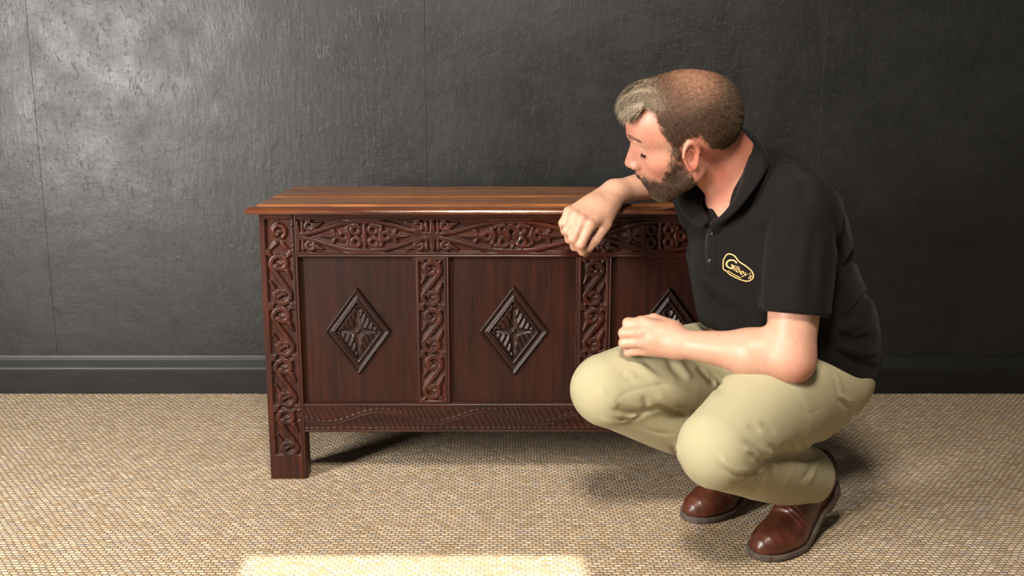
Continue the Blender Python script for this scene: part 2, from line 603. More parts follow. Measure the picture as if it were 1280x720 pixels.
for s in (-1, 1):
    x0, x1 = sorted((s * SX[0], s * SX[1]))
    c = 0.5 * (x0 + x1)
    st = [(arc(c, 0.620, 0.017, -60, 250, 24, 0.010), 0.004), (np.array([(c, 0.620), (c + 0.004, 0.618)]), 0.004),
          (np.array([(c - 0.02, 0.578), (c - 0.006, 0.592)]), [0.002, 0.005]), (np.array([(c + 0.022, 0.575), (c + 0.008, 0.590)]), [0.002, 0.005])]
    for k in range(4):
        st += s_scroll(c, 0.503 - 0.128 * k, 0.0385, 0.0225, 1 if s < 0 else -1)
    relief('stile', x0, x1, 0.0, ZR1, CY - 0.001, upright_depth(x0, x1, st, 0.0315, 0.062, 0.650, 2 if s < 0 else 1), 0.045, M_OAKZ, coffer, 0.0015)
    box('rear_stile', x0, x1, CY + 0.385, CY + 0.43, 0.0, ZR1, M_OAKZ, coffer, 0.003)
    xs0, xs1 = sorted((s * SX[0], s * (SX[0] - 0.03)))
    box('side_rail', xs0, xs1, CY + 0.044, CY + 0.386, 0.565, ZR1, M_OAKX, coffer, 0.002)
    box('side_rail', xs0, xs1, CY + 0.044, CY + 0.386, ZB0, ZB1, M_OAKX, coffer, 0.002)
    xp0, xp1 = sorted((s * (SX[0] - 0.012), s * (SX[0] - 0.024)))
    box('side_panel', xp0, xp1, CY + 0.04, CY + 0.39, 0.18, 0.58, M_PANEL, coffer)
box('back_board', -0.56, 0.56, CY + 0.405, CY + 0.42, ZB0, ZR1, M_PANEL, coffer)
box('bottom_board', -0.575, 0.575, CY + 0.02, CY + 0.41, ZB0 + 0.008, ZB0 + 0.024, M_PANEL, coffer)


def lozenge(cx, cz, a, bz, yb, parent):
    """raised diamond: cushion frame round a hollowed field of leaves with a four point star"""
    N = 120
    g = np.linspace(-1, 1, N + 1)
    S, T = np.meshgrid(g, g, indexing='ij')
    X = (S - T) * 0.5 * a
    Z = (S + T) * 0.5 * bz
    e = np.maximum(np.abs(S), np.abs(T))
    H = np.interp(e, [0, 0.62, 0.645, 0.70, 0.735, 0.80, 0.88, 0.925, 0.955, 0.985, 1.0],
                  [0.0022, 0.0022, 0.0070, 0.0105, 0.0085, 0.0048, 0.0050, 0.0090, 0.0098, 0.0060, -0.002])
    inn = sstep(0.63, 0.58, e)
    ax, az = np.abs(X) / (a * 0.62), np.abs(Z) / (bz * 0.62)
    # four point star: two tapering ridges crossing at the boss
    hx = np.clip(1 - np.abs(X) / (0.012 * np.clip(1 - az, 0.02, 1) + 0.0010), 0, 1)
    hz = np.clip(1 - np.abs(Z) / (0.012 * np.clip(1 - ax, 0.02, 1) + 0.0010), 0, 1)
    star = np.maximum(hx * (az < 1), hz * (ax < 1))
    rr = np.hypot(X, Z * 0.75)
    along = np.abs(X) / a - np.abs(Z) / bz
    lobes = 0.5 + 0.5 * np.cos((along + 0.25 * (np.abs(X) / a + np.abs(Z) / bz) ** 2) * 2 * math.pi * 5.0 + 0.6)
    leaf = 0.0016 + 0.0040 * lobes * sstep(0.006, 0.016, rr)
    gro = sstep(0.0, 0.25, star)
    H = H + inn * (leaf * (1 - gro) - gro * 0.0016 * sstep(0.2, 1.0, star))
    H = H + 0.006 * np.clip(1 - (np.hypot(X, Z) / 0.0062) ** 2, 0, 1) ** 0.5
    V = np.stack([cx + X, yb - H, cz + Z], -1).reshape(-1, 3)
    idx = np.arange((N + 1) ** 2).reshape(N + 1, N + 1)
    q = np.stack([idx[:-1, :-1], idx[:-1, 1:], idx[1:, 1:], idx[1:, :-1]], -1).reshape(-1, 4)
    o = link_mesh('lozenge', V, q[:, ::-1], M_LOZ, parent)
    return o


YP = CY + 0.013
for (x0, x1), cx, a, bz in (((-0.508, -0.236), -0.3735, 0.081, 0.109), ((-0.149, 0.152), 0.0035, 0.085, 0.113), ((0.240, 0.508), 0.377, 0.081, 0.109)):
    p = box('panel', x0 - 0.008, x1 + 0.008, YP, YP + 0.012, ZB1 - 0.008, ZR0 + 0.008, M_PANEL, coffer)
    lozenge(cx, 0.375, a, bz, YP, p)

# small dowel pegs that lock the joints, and nails left from a lost escutcheon
M_IRON = simple('old_iron', (0.05, 0.045, 0.04), 0.4, 0.5, 60, 0.3, 0.2, metal=0.8)


def stud(name, x, z, r, y, mat, parent, h=0.0025):
    n = 12
    v = [(x + r * math.cos(i * 2 * math.pi / n), y, z + r * math.sin(i * 2 * math.pi / n)) for i in range(n)]
    v += [(x + 0.6 * r * math.cos(i * 2 * math.pi / n), y - h * 0.8, z + 0.6 * r * math.sin(i * 2 * math.pi / n)) for i in range(n)] + [(x, y - h, z)]
    f = [(i, (i + 1) % n, n + (i + 1) % n, n + i) for i in range(n)] + [(n + i, n + (i + 1) % n, 2 * n) for i in range(n)]
    return link_mesh(name, v, f, mat, parent)


for x in (-0.5205, 0.5205):
    for z in (0.585, 0.635, 0.150, 0.178):
        stud('dowel_peg', x, z, 0.0055, CY - 0.0005, M_OAKX, coffer)
for x, z in ((-0.020, 0.622), (-0.022, 0.600), (0.012, 0.597), (0.016, 0.620), (-0.004, 0.588)):
    stud('nail', x, z, 0.0022, CY + 0.0022, M_IRON, coffer, 0.0015)


# lid: moulded edge carrying three boards
def ring_stack(name, rings, mat, parent):
    """rectangular rings (x0,x1,y0,y1,z) stacked into one closed skin"""
    v, f = [], []
    for x0, x1, y0, y1, z in rings:
        v += [(x0, y0, z), (x1, y0, z), (x1, y1, z), (x0, y1, z)]
    for k in range(len(rings) - 1):
        for i in range(4):
            j = (i + 1) % 4
            f.append((4 * k + i, 4 * k + j, 4 * k + 4 + j, 4 * k + 4 + i))
    f.append((3, 2, 1, 0))
    e = 4 * (len(rings) - 1)
    f.append((e, e + 1, e + 2, e + 3))
    return link_mesh(name, v, f, mat, parent, smooth=False)


LX, LY0, LY1, LZ = 0.624, CY - 0.030, CY + 0.455, 0.6625
edge = [(0.012, 0.0), (0.002, 0.0015), (0.0, 0.004), (0.0003, 0.007), (0.0015, 0.010), (0.0035, 0.0128), (0.0065, 0.0153), (0.0105, 0.0172), (0.016, 0.0183), (0.0205, 0.0185), (0.0210, 0.0172), (0.0222, 0.0165), (0.0230, 0.0160), (0.026, 0.0160)]
rings = [(-LX + i, LX - i, LY0 + i, LY1 - i * 0.5, LZ + z) for i, z in edge]
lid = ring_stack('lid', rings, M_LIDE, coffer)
for p in lid.data.polygons:
    p.use_smooth = 12 < p.index < 44
yb = np.linspace(LY0 + 0.0245, LY1 - 0.0125, 4)
yb[1] += 0.02
yb[2] -= 0.012
for k in range(3):
    nx = 60
    v, f = [], []
    for i in range(nx + 1):
        x = -LX + 0.0245 + (2 * LX - 0.049) * i / nx
        warp = 0.0009 * math.sin(3.1 * x + k * 2.0) + 0.0006 * math.sin(11 * x + k)
        y0 = yb[k] + (0.0008 if k else 0)
        y1 = yb[k + 1] - 0.0008
        zt = LZ + 0.0225 + 0.0008 * k * (k < 2) + warp
        v += [(x, y0, LZ + 0.0155), (x, y0 + 0.0002, zt - 0.0012), (x, y0 + 0.002, zt), (x, y1 - 0.002, zt), (x, y1 - 0.0002, zt - 0.0012), (x, y1, LZ + 0.0155)]
    for i in range(nx):
        for j in range(5):
            f.append((6 * i + j, 6 * i + 6 + j, 6 * i + 7 + j, 6 * i + j + 1))
    f += [(0, 1, 2, 3, 4, 5), tuple(6 * nx + j for j in (5, 4, 3, 2, 1, 0))]
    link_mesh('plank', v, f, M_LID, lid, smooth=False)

# ------------------------------------------------------------------ signed distance modelling
def V3(*a):
    return np.array(a, dtype=np.float32)


def smin(a, b, k):
    if k <= 0:
        return np.minimum(a, b)
    h = np.maximum(k - np.abs(a - b), 0) / k
    return np.minimum(a, b) - h * h * k * 0.25


def smax(a, b, k):
    return -smin(-a, -b, k)


def cone(P, a, b, ra, rb):
    """round-ended tapered limb from a to b"""
    a, b = np.asarray(a, np.float32), np.asarray(b, np.float32)
    ba = b - a
    L2 = float(ba @ ba) + 1e-9
    pa = P - a
    t = np.clip((pa @ ba) / L2, 0, 1)
    d = pa - t[:, None] * ba
    return np.sqrt(np.einsum('ij,ij->i', d, d)) - (ra + (rb - ra) * t)


def ell(P, c, r, M=None):
    """ellipsoid; rows of M are its axes"""
    q = P - np.asarray(c, np.float32)
    if M is not None:
        q = q @ np.asarray(M, np.float32).T
    r = np.asarray(r, np.float32)
    k0 = np.sqrt(np.sum((q / r) ** 2, 1))
    k1 = np.sqrt(np.sum((q / (r * r)) ** 2, 1)) + 1e-9
    return k0 * (k0 - 1.0) / k1


def chain(P, pts, radii, k=0.0):
    d = None
    for i in range(len(pts) - 1):
        c = cone(P, pts[i], pts[i + 1], radii[i], radii[i + 1])
        d = c if d is None else smin(d, c, k)
    return d


def crease(P, pts, width):
    """1 on the line through pts, falling to 0 within about two widths"""
    d = chain(P, pts, [0.0] * len(pts))
    return np.exp(-(d / width) ** 2)


def on_skin(fn, pts, near=1.5, far=2.6):
    """points of the surface met along the sight lines through pts"""
    p2 = np.array(pts, np.float32)
    a = np.stack([at(x, y, near) for x, y in p2])
    b = np.stack([at(x, y, far) for x, y in p2])
    d = (b - a) / np.linalg.norm(b - a, axis=1)[:, None]
    t = np.zeros(len(p2), np.float32)
    for _ in range(60):
        t = np.clip(t + np.clip(fn(a + d * t[:, None]), -0.02, 0.06) * 0.8, 0, 1.3)
    return a + d * t[:, None]


def fold_field(fn, folds, step=9.0):
    """folds: (pixel polyline, width, depth); depth > 0 sinks, < 0 swells. Traced on fn, stored as 3d lines"""
    out = []
    for pts, w, a in folds:
        pts = smooth_curve(np.array([(x, y, 0.0) for x, y in pts]), max(4, 3 * len(pts)))[:, :2]
        q = on_skin(fn, pts)
        out.append((q.astype(np.float32), w, a))

    def field(P):
        s = np.zeros(len(P), np.float32)
        for q, w, a in out:
            lo, hi = q.min(0) - 2.6 * w, q.max(0) + 2.6 * w
            m = ((P > lo) & (P < hi)).all(1)
            if m.any():
                # taper the fold towards both ends
                pm = P[m]
                best = np.full(len(pm), 9.0, np.float32)
                amp = np.zeros(len(pm), np.float32)
                n = len(q) - 1
                for i in range(n):
                    ba = q[i + 1] - q[i]
                    t = np.clip(((pm - q[i]) @ ba) / float(ba @ ba + 1e-9), 0, 1)
                    e = pm - q[i] - t[:, None] * ba
                    dd = np.einsum('ij,ij->i', e, e)
                    k = dd < best
                    best[k] = dd[k]
                    u = (i + t[k]) / n
                    amp[k] = np.minimum(1, 3.2 * np.minimum(u, 1 - u) + 0.15)
                s[m] += a * amp * np.exp(-best / (w * w))
        return s
    return field


def smooth_curve(pts, n):
    pts = np.asarray(pts, np.float64)
    k = len(pts)
    t = np.linspace(0, k - 1, n)
    out = []
    for u in t:
        i = min(int(u), k - 2)
        f = u - i
        p0, p1, p2, p3 = pts[max(i - 1, 0)], pts[i], pts[i + 1], pts[min(i + 2, k - 1)]
        out.append(0.5 * (2 * p1 + (p2 - p0) * f + (2 * p0 - 5 * p1 + 4 * p2 - p3) * f * f + (3 * p1 - p0 - 3 * p2 + p3) * f ** 3))
    return np.array(out)


def surface(fn, lo, hi, h, relax=2):
    """naive surface nets over the blocks near the surface"""
    lo, hi = np.asarray(lo, np.float32), np.asarray(hi, np.float32)
    B = 8
    nb = np.ceil((hi - lo) / (h * B)).astype(int)
    n = nb * B
    bc = np.stack(np.meshgrid(*[np.arange(k) for k in nb], indexing='ij'), -1).reshape(-1, 3)
    cen = lo + (bc * B + (B - 1) / 2) * h
    dc = fn(cen.astype(np.float32))
    G = np.repeat(np.repeat(np.repeat(dc.reshape(nb), B, 0), B, 1), B, 2).astype(np.float32)
    keep = bc[np.abs(dc) < h * B * 1.35]
    off = np.stack(np.meshgrid(*[np.arange(B)] * 3, indexing='ij'), -1).reshape(-1, 3)
    for s in range(0, len(keep), 800):
        kk = keep[s:s + 800]
        ijk = (kk[:, None, :] * B + off[None]).reshape(-1, 3)
        G[ijk[:, 0], ijk[:, 1], ijk[:, 2]] = fn((lo + ijk * h).astype(np.float32))
    S = G < 0
    cnt = np.zeros(n - 1, np.uint8)
    for a in (0, 1):
        for b in (0, 1):
            for c in (0, 1):
                cnt += S[a:n[0] - 1 + a, b:n[1] - 1 + b, c:n[2] - 1 + c]
    act = (cnt > 0) & (cnt < 8)
    cells = np.argwhere(act)
    vid = np.full(act.shape, -1, np.int32)
    vid[act] = np.arange(len(cells))
    acc = np.zeros((len(cells), 3), np.float32)
    num = np.zeros(len(cells), np.float32)
    for ax in range(3):
        o1, o2 = (ax + 1) % 3, (ax + 2) % 3
        for a in (0, 1):
            for c in (0, 1):
                p0 = cells.copy()
                p0[:, o1] += a
                p0[:, o2] += c
                p1 = p0.copy()
                p1[:, ax] += 1
                v0, v1 = G[tuple(p0.T)], G[tuple(p1.T)]
                m = (v0 < 0) != (v1 < 0)
                t = np.where(m, v0 / np.where(m, v0 - v1, 1), 0)
                q = (p0 - cells).astype(np.float32)
                q[:, ax] += t
                acc += q * m[:, None]
                num += m
    verts = lo + (cells + acc / num[:, None]) * h
    quads = []
    for ax in range(3):
        o1, o2 = (ax + 1) % 3, (ax + 2) % 3
        sl0 = [slice(None)] * 3
        sl1 = [slice(None)] * 3
        sl0[ax], sl1[ax] = slice(0, -1), slice(1, None)
        ch = S[tuple(sl0)] != S[tuple(sl1)]
        e = np.argwhere(ch)
        e = e[(e[:, o1] > 0) & (e[:, o2] > 0) & (e[:, o1] < n[o1] - 1) & (e[:, o2] < n[o2] - 1)]
        ins = S[tuple(e.T)]
        c = []
        for a, b in ((1, 1), (0, 1), (0, 0), (1, 0)):
            w = e.copy()
            w[:, o1] -= a
            w[:, o2] -= b
            c.append(vid[tuple(w.T)])
        q = np.stack(c, -1)
        q = np.where(ins[:, None], q, q[:, ::-1])
        quads.append(q)
    q = np.concatenate(quads)
    q = q[(q >= 0).all(1)]
    for _ in range(relax):                       # even out the stair steps of the grid
        s = np.zeros_like(verts)
        c = np.zeros(len(verts), np.float32)
        for k in range(4):
            for j in (1, 3):
                np.add.at(c, q[:, k], 1)
                for ax in range(3):
                    s[:, ax] += np.bincount(q[:, k], verts[q[:, (k + j) % 4], ax], len(verts))
        c = np.maximum(c, 1)
        verts = (0.45 * verts + 0.55 * s / c[:, None]).astype(np.float32)
    return verts, q


def grad(fn, P, e=0.002):
    g = np.stack([fn(P + d) - fn(P - d) for d in (np.eye(3, dtype=np.float32) * e)], -1)
    return g / (np.linalg.norm(g, axis=1)[:, None] + 1e-9)


def vnoise(P, scale, seed=0):
    """smooth cheap 3d noise from a few rotated sine waves, about -1..1"""
    r = np.random.default_rng(seed)
    out = np.zeros(len(P), np.float32)
    for i in range(5):
        k = r.normal(size=3)
        k *= scale * (0.7 + 0.25 * i) / np.linalg.norm(k)
        out += np.sin(P @ k.astype(np.float32) + r.uniform(0, 6.3))
    return out / 3.0


def color_attr(o, rgb):
    me = o.data
    a = me.color_attributes.new('tint', 'FLOAT_COLOR', 'POINT')
    c = np.ones((len(me.vertices), 4), np.float32)
    c[:, :3] = rgb
    a.data.foreach_set('color', c.ravel())


def lerp(a, b, t):
    return a[None] * (1 - t[:, None]) + b[None] * t[:, None] if a.ndim == 1 else a * (1 - t[:, None]) + b * t[:, None]


# ------------------------------------------------------------------ materials of the man
def tint_mat(name, rough, spec=0.4, sss=0.0, nscale=120, bstr=0.1, var=0.12):
    m, nt, b = mat_new(name)
    a = node(nt, 'ShaderNodeAttribute', attribute_name='tint')
    n = noise(nt, coords(nt), nscale, 4)
    c = mixc(nt, 1.0, a.outputs['Color'], ramp(nt, n, [(0.3, 1 - var), (0.7, 1 + var)]), 'MULTIPLY')
    nt.links.new(c, b.inputs['Base Color'])
    b.inputs['Roughness'].default_value = rough
    b.inputs['Specular IOR Level'].default_value = spec
    if sss:
        b.inputs['Subsurface Weight'].default_value = sss
        b.inputs['Subsurface Radius'].default_value = (1.0, 0.35, 0.18)
        b.inputs['Subsurface Scale'].default_value = 0.006
    bump(nt, n, bstr, 0.0015, b)
    return m


def cloth_mat(name, col, wscale, rough=0.85, sheen=0.2, var=0.12, bstr=0.25):
    m, nt, b = mat_new(name)
    w1 = node(nt, 'ShaderNodeTexWave', wave_type='BANDS', bands_direction='DIAGONAL')
    w1.inputs['Scale'].default_value = wscale
    w1.inputs['Distortion'].default_value = 1.5
    nt.links.new(coords(nt), w1.inputs['Vector'])
    n = noise(nt, coords(nt), 14, 4)
    f = math_n(nt, 'ADD', math_n(nt, 'MULTIPLY', w1.outputs['Fac'], 0.35), math_n(nt, 'MULTIPLY', n, 0.65))
    nt.links.new(ramp(nt, f, [(0.25, tuple(c * (1 - var) for c in col)), (0.75, tuple(c * (1 + var) for c in col))]), b.inputs['Base Color'])
    b.inputs['Roughness'].default_value = rough
    b.inputs['Specular IOR Level'].default_value = 0.16
    b.inputs['Sheen Weight'].default_value = sheen
    b.inputs['Sheen Roughness'].default_value = 0.5
    bump(nt, f, bstr, 0.001, b)
    return m


M_SKIN = tint_mat('skin', 0.46, 0.42, 0.12, 160, 0.08, 0.07)
M_HAIR = tint_mat('hair', 0.6, 0.18, 0, 300, 0.2, 0.25)
M_SHIRT = cloth_mat('black_pique_cotton', (0.0050, 0.0040, 0.0038), 900, 0.85, 0.03)
M_TROUSER = cloth_mat('khaki_cotton', (0.37, 0.335, 0.205), 700, 0.8, 0.05, 0.05, 0.15)
M_THREAD = simple('gold_thread', (0.58, 0.42, 0.17), 0.6, 0.4, 300, 0.25, 0.3)
M_LEATHER = simple('brown_leather', (0.072, 0.019, 0.0095), 0.34, 0.5, 28, 0.45, 0.25)
M_SOLE = simple('grey_brown_rubber', (0.075, 0.055, 0.042), 0.7, 0.4, 60, 0.25, 0.2)
M_EYE = simple('eye_white', (0.55, 0.5, 0.46), 0.2, 0.5, 20, 0.05, 0.0)
M_BUTTON = simple('black_button', (0.02, 0.018, 0.018), 0.35, 0.5, 50, 0.1, 0.0)

person = empty('person', (0.56, 2.06, 0.0))
tag(person, 'bearded man in black polo shirt and khaki trousers crouching beside the coffer', 'person')

# ------------------------------------------------------------------ pose: joints in metres
TF = V3(-0.93, -0.36, 0)                       # chest faces this way
TR = V3(-0.36, 0.93, 0)                        # his right
TU = V3(0, 0, 1)
TM = np.stack([TF, TR, TU])
NECK = V3(0.500, 2.085, 0.790)
SH_L, SH_R = V3(0.560, 1.925, 0.715), V3(0.440, 2.215, 0.720)
EL_L, WR_L = at(988, 447, 1.865), at(846, 429, 1.970)
EL_R, WR_R = at(866, 221, 2.455), at(770, 240, 2.325)
HIP_L, KN_L, AN_L = V3(0.640, 2.030, 0.365), V3(0.392, 1.800, 0.283), V3(0.628, 2.034, 0.132)
HIP_R, KN_R, AN_R = V3(0.565, 2.190, 0.365), V3(0.205, 2.060, 0.318), V3(0.530, 2.215, 0.120)

# head frame: origin between the ear canals
HS = 1.035


def head_frame(yaw, pitch, roll):
    f, l = V3(-math.cos(yaw), math.sin(yaw), 0), V3(-math.sin(yaw), -math.cos(yaw), 0)
    u = V3(0, 0, 1)
    f, u = f * math.cos(pitch) - u * math.sin(pitch), u * math.cos(pitch) + f * math.sin(pitch)
    l, u = l * math.cos(roll) - u * math.sin(roll), u * math.cos(roll) + l * math.sin(roll)
    return np.stack([f, l, u])


HM = head_frame(R(10), R(14), R(25))
HO = at(864.5, 196, 1.95) - HS * (V3(-0.003, 0.078, 0.0) @ HM)


def to_head(P):
    return ((P - HO) @ HM.T) / HS


def from_head(q):
    return (np.asarray(q, np.float32) * HS) @ HM + HO


# ------------------------------------------------------------------ head
def head_sdf(q):
    """head in its own frame: x forward, y to his left, z up; metres"""
    qa = q.copy()
    qa[:, 1] = np.abs(qa[:, 1])
    d = ell(q, (-0.010, 0, 0.048), (0.094, 0.077, 0.084))
    d = smin(d, ell(q, (-0.045, 0, 0.030), (0.060, 0.066, 0.066)), 0.03)
    d = smin(d, ell(q, (0.040, 0, 0.052), (0.056, 0.066, 0.062)), 0.03)
    d = smin(d, ell(q, (0.046, 0, -0.026), (0.050, 0.058, 0.066)), 0.03)
    d = smin(d, ell(q, (0.062, 0, 0.055), (0.040, 0.050, 0.048)), 0.03)
    d = smin(d, cone(qa, (0.000, 0.054, -0.050), (0.064, 0.018, -0.090), 0.020, 0.018), 0.03)
    d = smin(d, ell(q, (0.073, 0, -0.092), (0.016, 0.021, 0.015)), 0.02)
    d = smin(d, ell(qa, (0.052, 0.049, -0.012), (0.024, 0.018, 0.019)), 0.025)
    d = smin(d, cone(qa, (0.086, 0.036, 0.038), (0.0955, 0.006, 0.036), 0.010, 0.011), 0.014)
    d = smax(d, -ell(qa, (0.107, 0.034, 0.018), (0.021, 0.021, 0.014)), 0.014)
    d = smin(d, ell(qa, (0.0735, 0.033, 0.0145), (0.0160, 0.0170, 0.0135)), 0.005)       # eyelids
    d = smax(d, -chain(qa, [(0.0850, 0.0185, 0.008), (0.0890, 0.031, 0.006), (0.0810, 0.0475, 0.009)], [0.0010, 0.0018, 0.0010]), 0.002)
    d = smax(d, -chain(qa, [(0.0860, 0.020, 0.023), (0.0890, 0.033, 0.025), (0.0815, 0.046, 0.021)], [0.0004, 0.0012, 0.0006]), 0.004)
    # nose
    d = smin(d, cone(q, (0.0915, 0, 0.026), (0.1175, 0, -0.023), 0.0068, 0.0103), 0.009)
    d = smin(d, cone(q, (0.084, 0, 0.022), (0.103, 0, -0.024), 0.011, 0.0135), 0.012)
    d = smin(d, cone(q, (0.092, 0, -0.02), (0.098, 0, -0.048), 0.012, 0.010), 0.014)
    d = smin(d, ell(qa, (0.105, 0.013, -0.0275), (0.012, 0.0075, 0.0085)), 0.006)
    d = smax(d, -ell(qa, (0.108, 0.0075, -0.0365), (0.006, 0.0035, 0.004)), 0.003)
    # mouth
    d = smin(d, ell(q, (0.086, 0, -0.056), (0.016, 0.027, 0.020)), 0.014)
    d = smin(d, cone(qa, (0.101, 0.0, -0.0545), (0.092, 0.021, -0.058), 0.0052, 0.003), 0.005)
    d = smin(d, cone(qa, (0.096, 0.0, -0.0665), (0.089, 0.019, -0.0635), 0.0058, 0.003), 0.005)
    d = smax(d, -cone(qa, (0.107, 0.0, -0.0607), (0.094, 0.023, -0.0605), 0.0022, 0.0015), 0.003)
    # ears: tilted shell with rim, bowl, tragus and lobe
    ca, sa = math.cos(R(20)), math.sin(R(20))
    cb, sb = math.cos(R(6)), math.sin(R(6))
    e = (qa - V3(-0.002, 0.0765, 0.002)) / 0.96
    ex, ey = e[:, 0] * ca + e[:, 1] * sa, -e[:, 0] * sa + e[:, 1] * ca      # flares outward to the back
    E = np.stack([ex * cb + e[:, 2] * sb, ey, e[:, 2] * cb - ex * sb], -1).astype(np.float32)
    w = np.where(E[:, 2] > 0, 1.0, 0.82)
    rad = np.sqrt((E[:, 0] / (0.0175 * w)) ** 2 + (E[:, 2] / 0.031) ** 2)
    ang = np.arctan2(E[:, 2], -E[:, 0])
    rim = np.sqrt(((rad - 0.92) * 0.019) ** 2 + (E[:, 1] - 0.004) ** 2) - 0.0040
    plate = np.maximum(np.abs(E[:, 1] + 0.0005) - 0.0022, (rad - 0.95) * 0.019)
    ear = smin(rim, plate, 0.004)
    anti = np.sqrt(((np.sqrt(((E[:, 0] - 0.003) / 0.0105) ** 2 + ((E[:, 2] + 0.002) / 0.017) ** 2) - 0.95) * 0.012) ** 2 + (E[:, 1] - 0.002) ** 2) - 0.0024
    anti = np.where(E[:, 0] < 0.004, anti, 1.0)
    ear = smin(ear, anti, 0.004)
    ear = smax(ear, -ell(E, (0.004, 0.0015, -0.003), (0.0085, 0.0095, 0.0120)), 0.003)
    ear = smin(ear, ell(E, (0.001, 0.001, -0.0275), (0.0085, 0.0042, 0.0085)), 0.004)
    ear = smin(ear, ell(E, (0.0125, 0.0015, -0.004), (0.0045, 0.0035, 0.0065)), 0.003)
    d = smin(d, ear * 0.96, 0.004)
    return d


# ------------------------------------------------------------------ torso, limbs and hands
def torso_sdf(P, g=0.0):
    d = ell(P, (0.624, 2.108, 0.385), (0.150 + g, 0.180 + g, 0.150 + g), TM)
    d = smin(d, ell(P, (0.583, 2.095, 0.480), (0.166 + g, 0.192 + g, 0.135 + g), TM), 0.06)
    d = smin(d, ell(P, (0.540, 2.085, 0.610), (0.150 + g, 0.192 + g, 0.150 + g), TM), 0.06)
    d = smin(d, ell(P, (0.536, 2.085, 0.686), (0.108 + g, 0.175 + g, 0.102 + g), TM), 0.05)
    d = smin(d, chain(P, [SH_L, NECK - TF * 0.035 - TU * 0.04, SH_R], [0.062 + g, 0.070 + g, 0.062 + g]), 0.05)
    return d


NK0 = NECK + V3(0.0, 0, 0.0)
NK1 = from_head((-0.022, 0, -0.020))


def neck_sdf(P):
    d = cone(P, NK0 + V3(-0.035, -0.012, -0.03), NK1, 0.064, 0.056)
    d = smin(d, cone(P, NK0 + V3(-0.012, 0.0, -0.01), from_head((-0.060, 0, 0.0)), 0.046, 0.036), 0.03)
    return d


FL = {  # left hand, a loose fist lying on the right thigh
    'index': ([(806, 404, 2.000), (785, 404, 2.020), (789, 409, 2.052), (800, 413, 2.050)], [0.0125, 0.0105, 0.0098, 0.0085]),
    'middle': ([(803, 415, 1.990), (780, 416.5, 2.012), (784, 420, 2.048), (796, 423, 2.048)], [0.0125, 0.0108, 0.0100, 0.0085]),
    'ring': ([(804, 427, 1.990), (780, 429, 2.012), (785, 431, 2.045), (797, 433, 2.045)], [0.0120, 0.0102, 0.0095, 0.0082]),
    'little': ([(808, 437, 1.998), (786, 440, 2.018), (790, 441, 2.044), (801, 441, 2.044)], [0.0110, 0.0092, 0.0086, 0.0075]),
}
FR = {  # right hand, hanging over the front edge of the lid
    'index': ([(737, 282, 2.212), (726, 305, 2.196), (728.5, 314, 2.212), (732, 317, 2.236)], [0.0125, 0.0105, 0.0092, 0.0080]),
    'middle': ([(727, 276, 2.215), (716.5, 298, 2.196), (718.5, 308, 2.214), (723, 311, 2.240)], [0.0122, 0.0104, 0.0094, 0.0080]),
    'ring': ([(718, 270, 2.228), (709, 288, 2.212), (711.5, 299, 2.228), (716, 303, 2.252)], [0.0116, 0.0096, 0.0088, 0.0076]),
    'little': ([(711, 265, 2.246), (703.5, 279, 2.236), (706, 289, 2.250), (711, 295, 2.270)], [0.0105, 0.0086, 0.0080, 0.0070]),
}


def hand_sdf(P, wrist, fingers, thumb, back, kp):
    d = None
    mc = [at(*fingers[n][0][0]) for n in ('index', 'middle', 'ring', 'little')]
    rad = [fingers[n][1][0] for n in ('index', 'middle', 'ring', 'little')]
    side = (mc[3] - mc[0]) * 0.16
    for i, m in enumerate(mc):
        w = wrist + side * (i - 1.5) * 0.9
        c = cone(P, w, m + back * -0.002, 0.0195, rad[i] + 0.0015)
        d = c if d is None else smin(d, c, 0.012)
    mid = (mc[1] + mc[2]) * 0.5 * 0.55 + wrist * 0.45 - back * 0.010
    d = smin(d, ell(P, mid, (0.030, 0.026, 0.026)), 0.02)
    for i, n in enumerate(('index', 'middle', 'ring', 'little')):
        pts, rr = fingers[n]
        pts = [at(*p) for p in pts]
        f = chain(P, pts, [r_ + 0.0007 for r_ in rr], 0.005)
        f = smin(f, ell(P, pts[0] + back * 0.0028, (rr[0] * 0.85,) * 3), 0.008)      # knuckle
        d = smin(d, f, 0.0048)
    tp = [at(*p) for p in thumb[0]]
    d = smin(d, chain(P, tp[:2], thumb[1][:2]), 0.02)
    d = smin(d, chain(P, tp[1:], thumb[1][1:], 0.004), 0.004)
    return d


TH_L = ([(842, 412, 1.995), (818, 400, 2.035), (800, 402, 2.062), (790, 408, 2.075)], [0.020, 0.0135, 0.0115, 0.0095])
TH_R = ([(764, 256, 2.290), (757, 281, 2.246), (745, 300, 2.224), (734.5, 312, 2.222)], [0.0185, 0.0135, 0.0112, 0.0092])
BK_L, BK_R = V3(-0.2, -0.95, 0.2), V3(-0.25, -0.75, 0.6)


def arm_sdf(P, sh, el, wr, ext):
    """upper arm, elbow and a forearm flattened towards the wrist"""
    d = cone(P, sh, el, 0.058, 0.045)
    mid = el * 0.68 + wr * 0.32
    d = smin(d, cone(P, el, mid, 0.041, 0.0435), 0.025)
    d = smin(d, cone(P, mid, wr, 0.0425, 0.0265), 0.03)
    d = smin(d, ell(P, el + ext, (0.030, 0.030, 0.030)), 0.02)
    return d


def arm_l(P):
    d = arm_sdf(P, SH_L, EL_L, WR_L, V3(0.008, -0.003, -0.010))
    h = hand_sdf(P, WR_L, FL, TH_L, BK_L, 0)
    return smin(d, h, 0.018)


def arm_r(P):
    d = arm_sdf(P, SH_R, EL_R, WR_R, V3(0.01, 0.01, 0.0))
    h = hand_sdf(P, WR_R, FR, TH_R, BK_R, 0)
    return smin(d, h, 0.018)


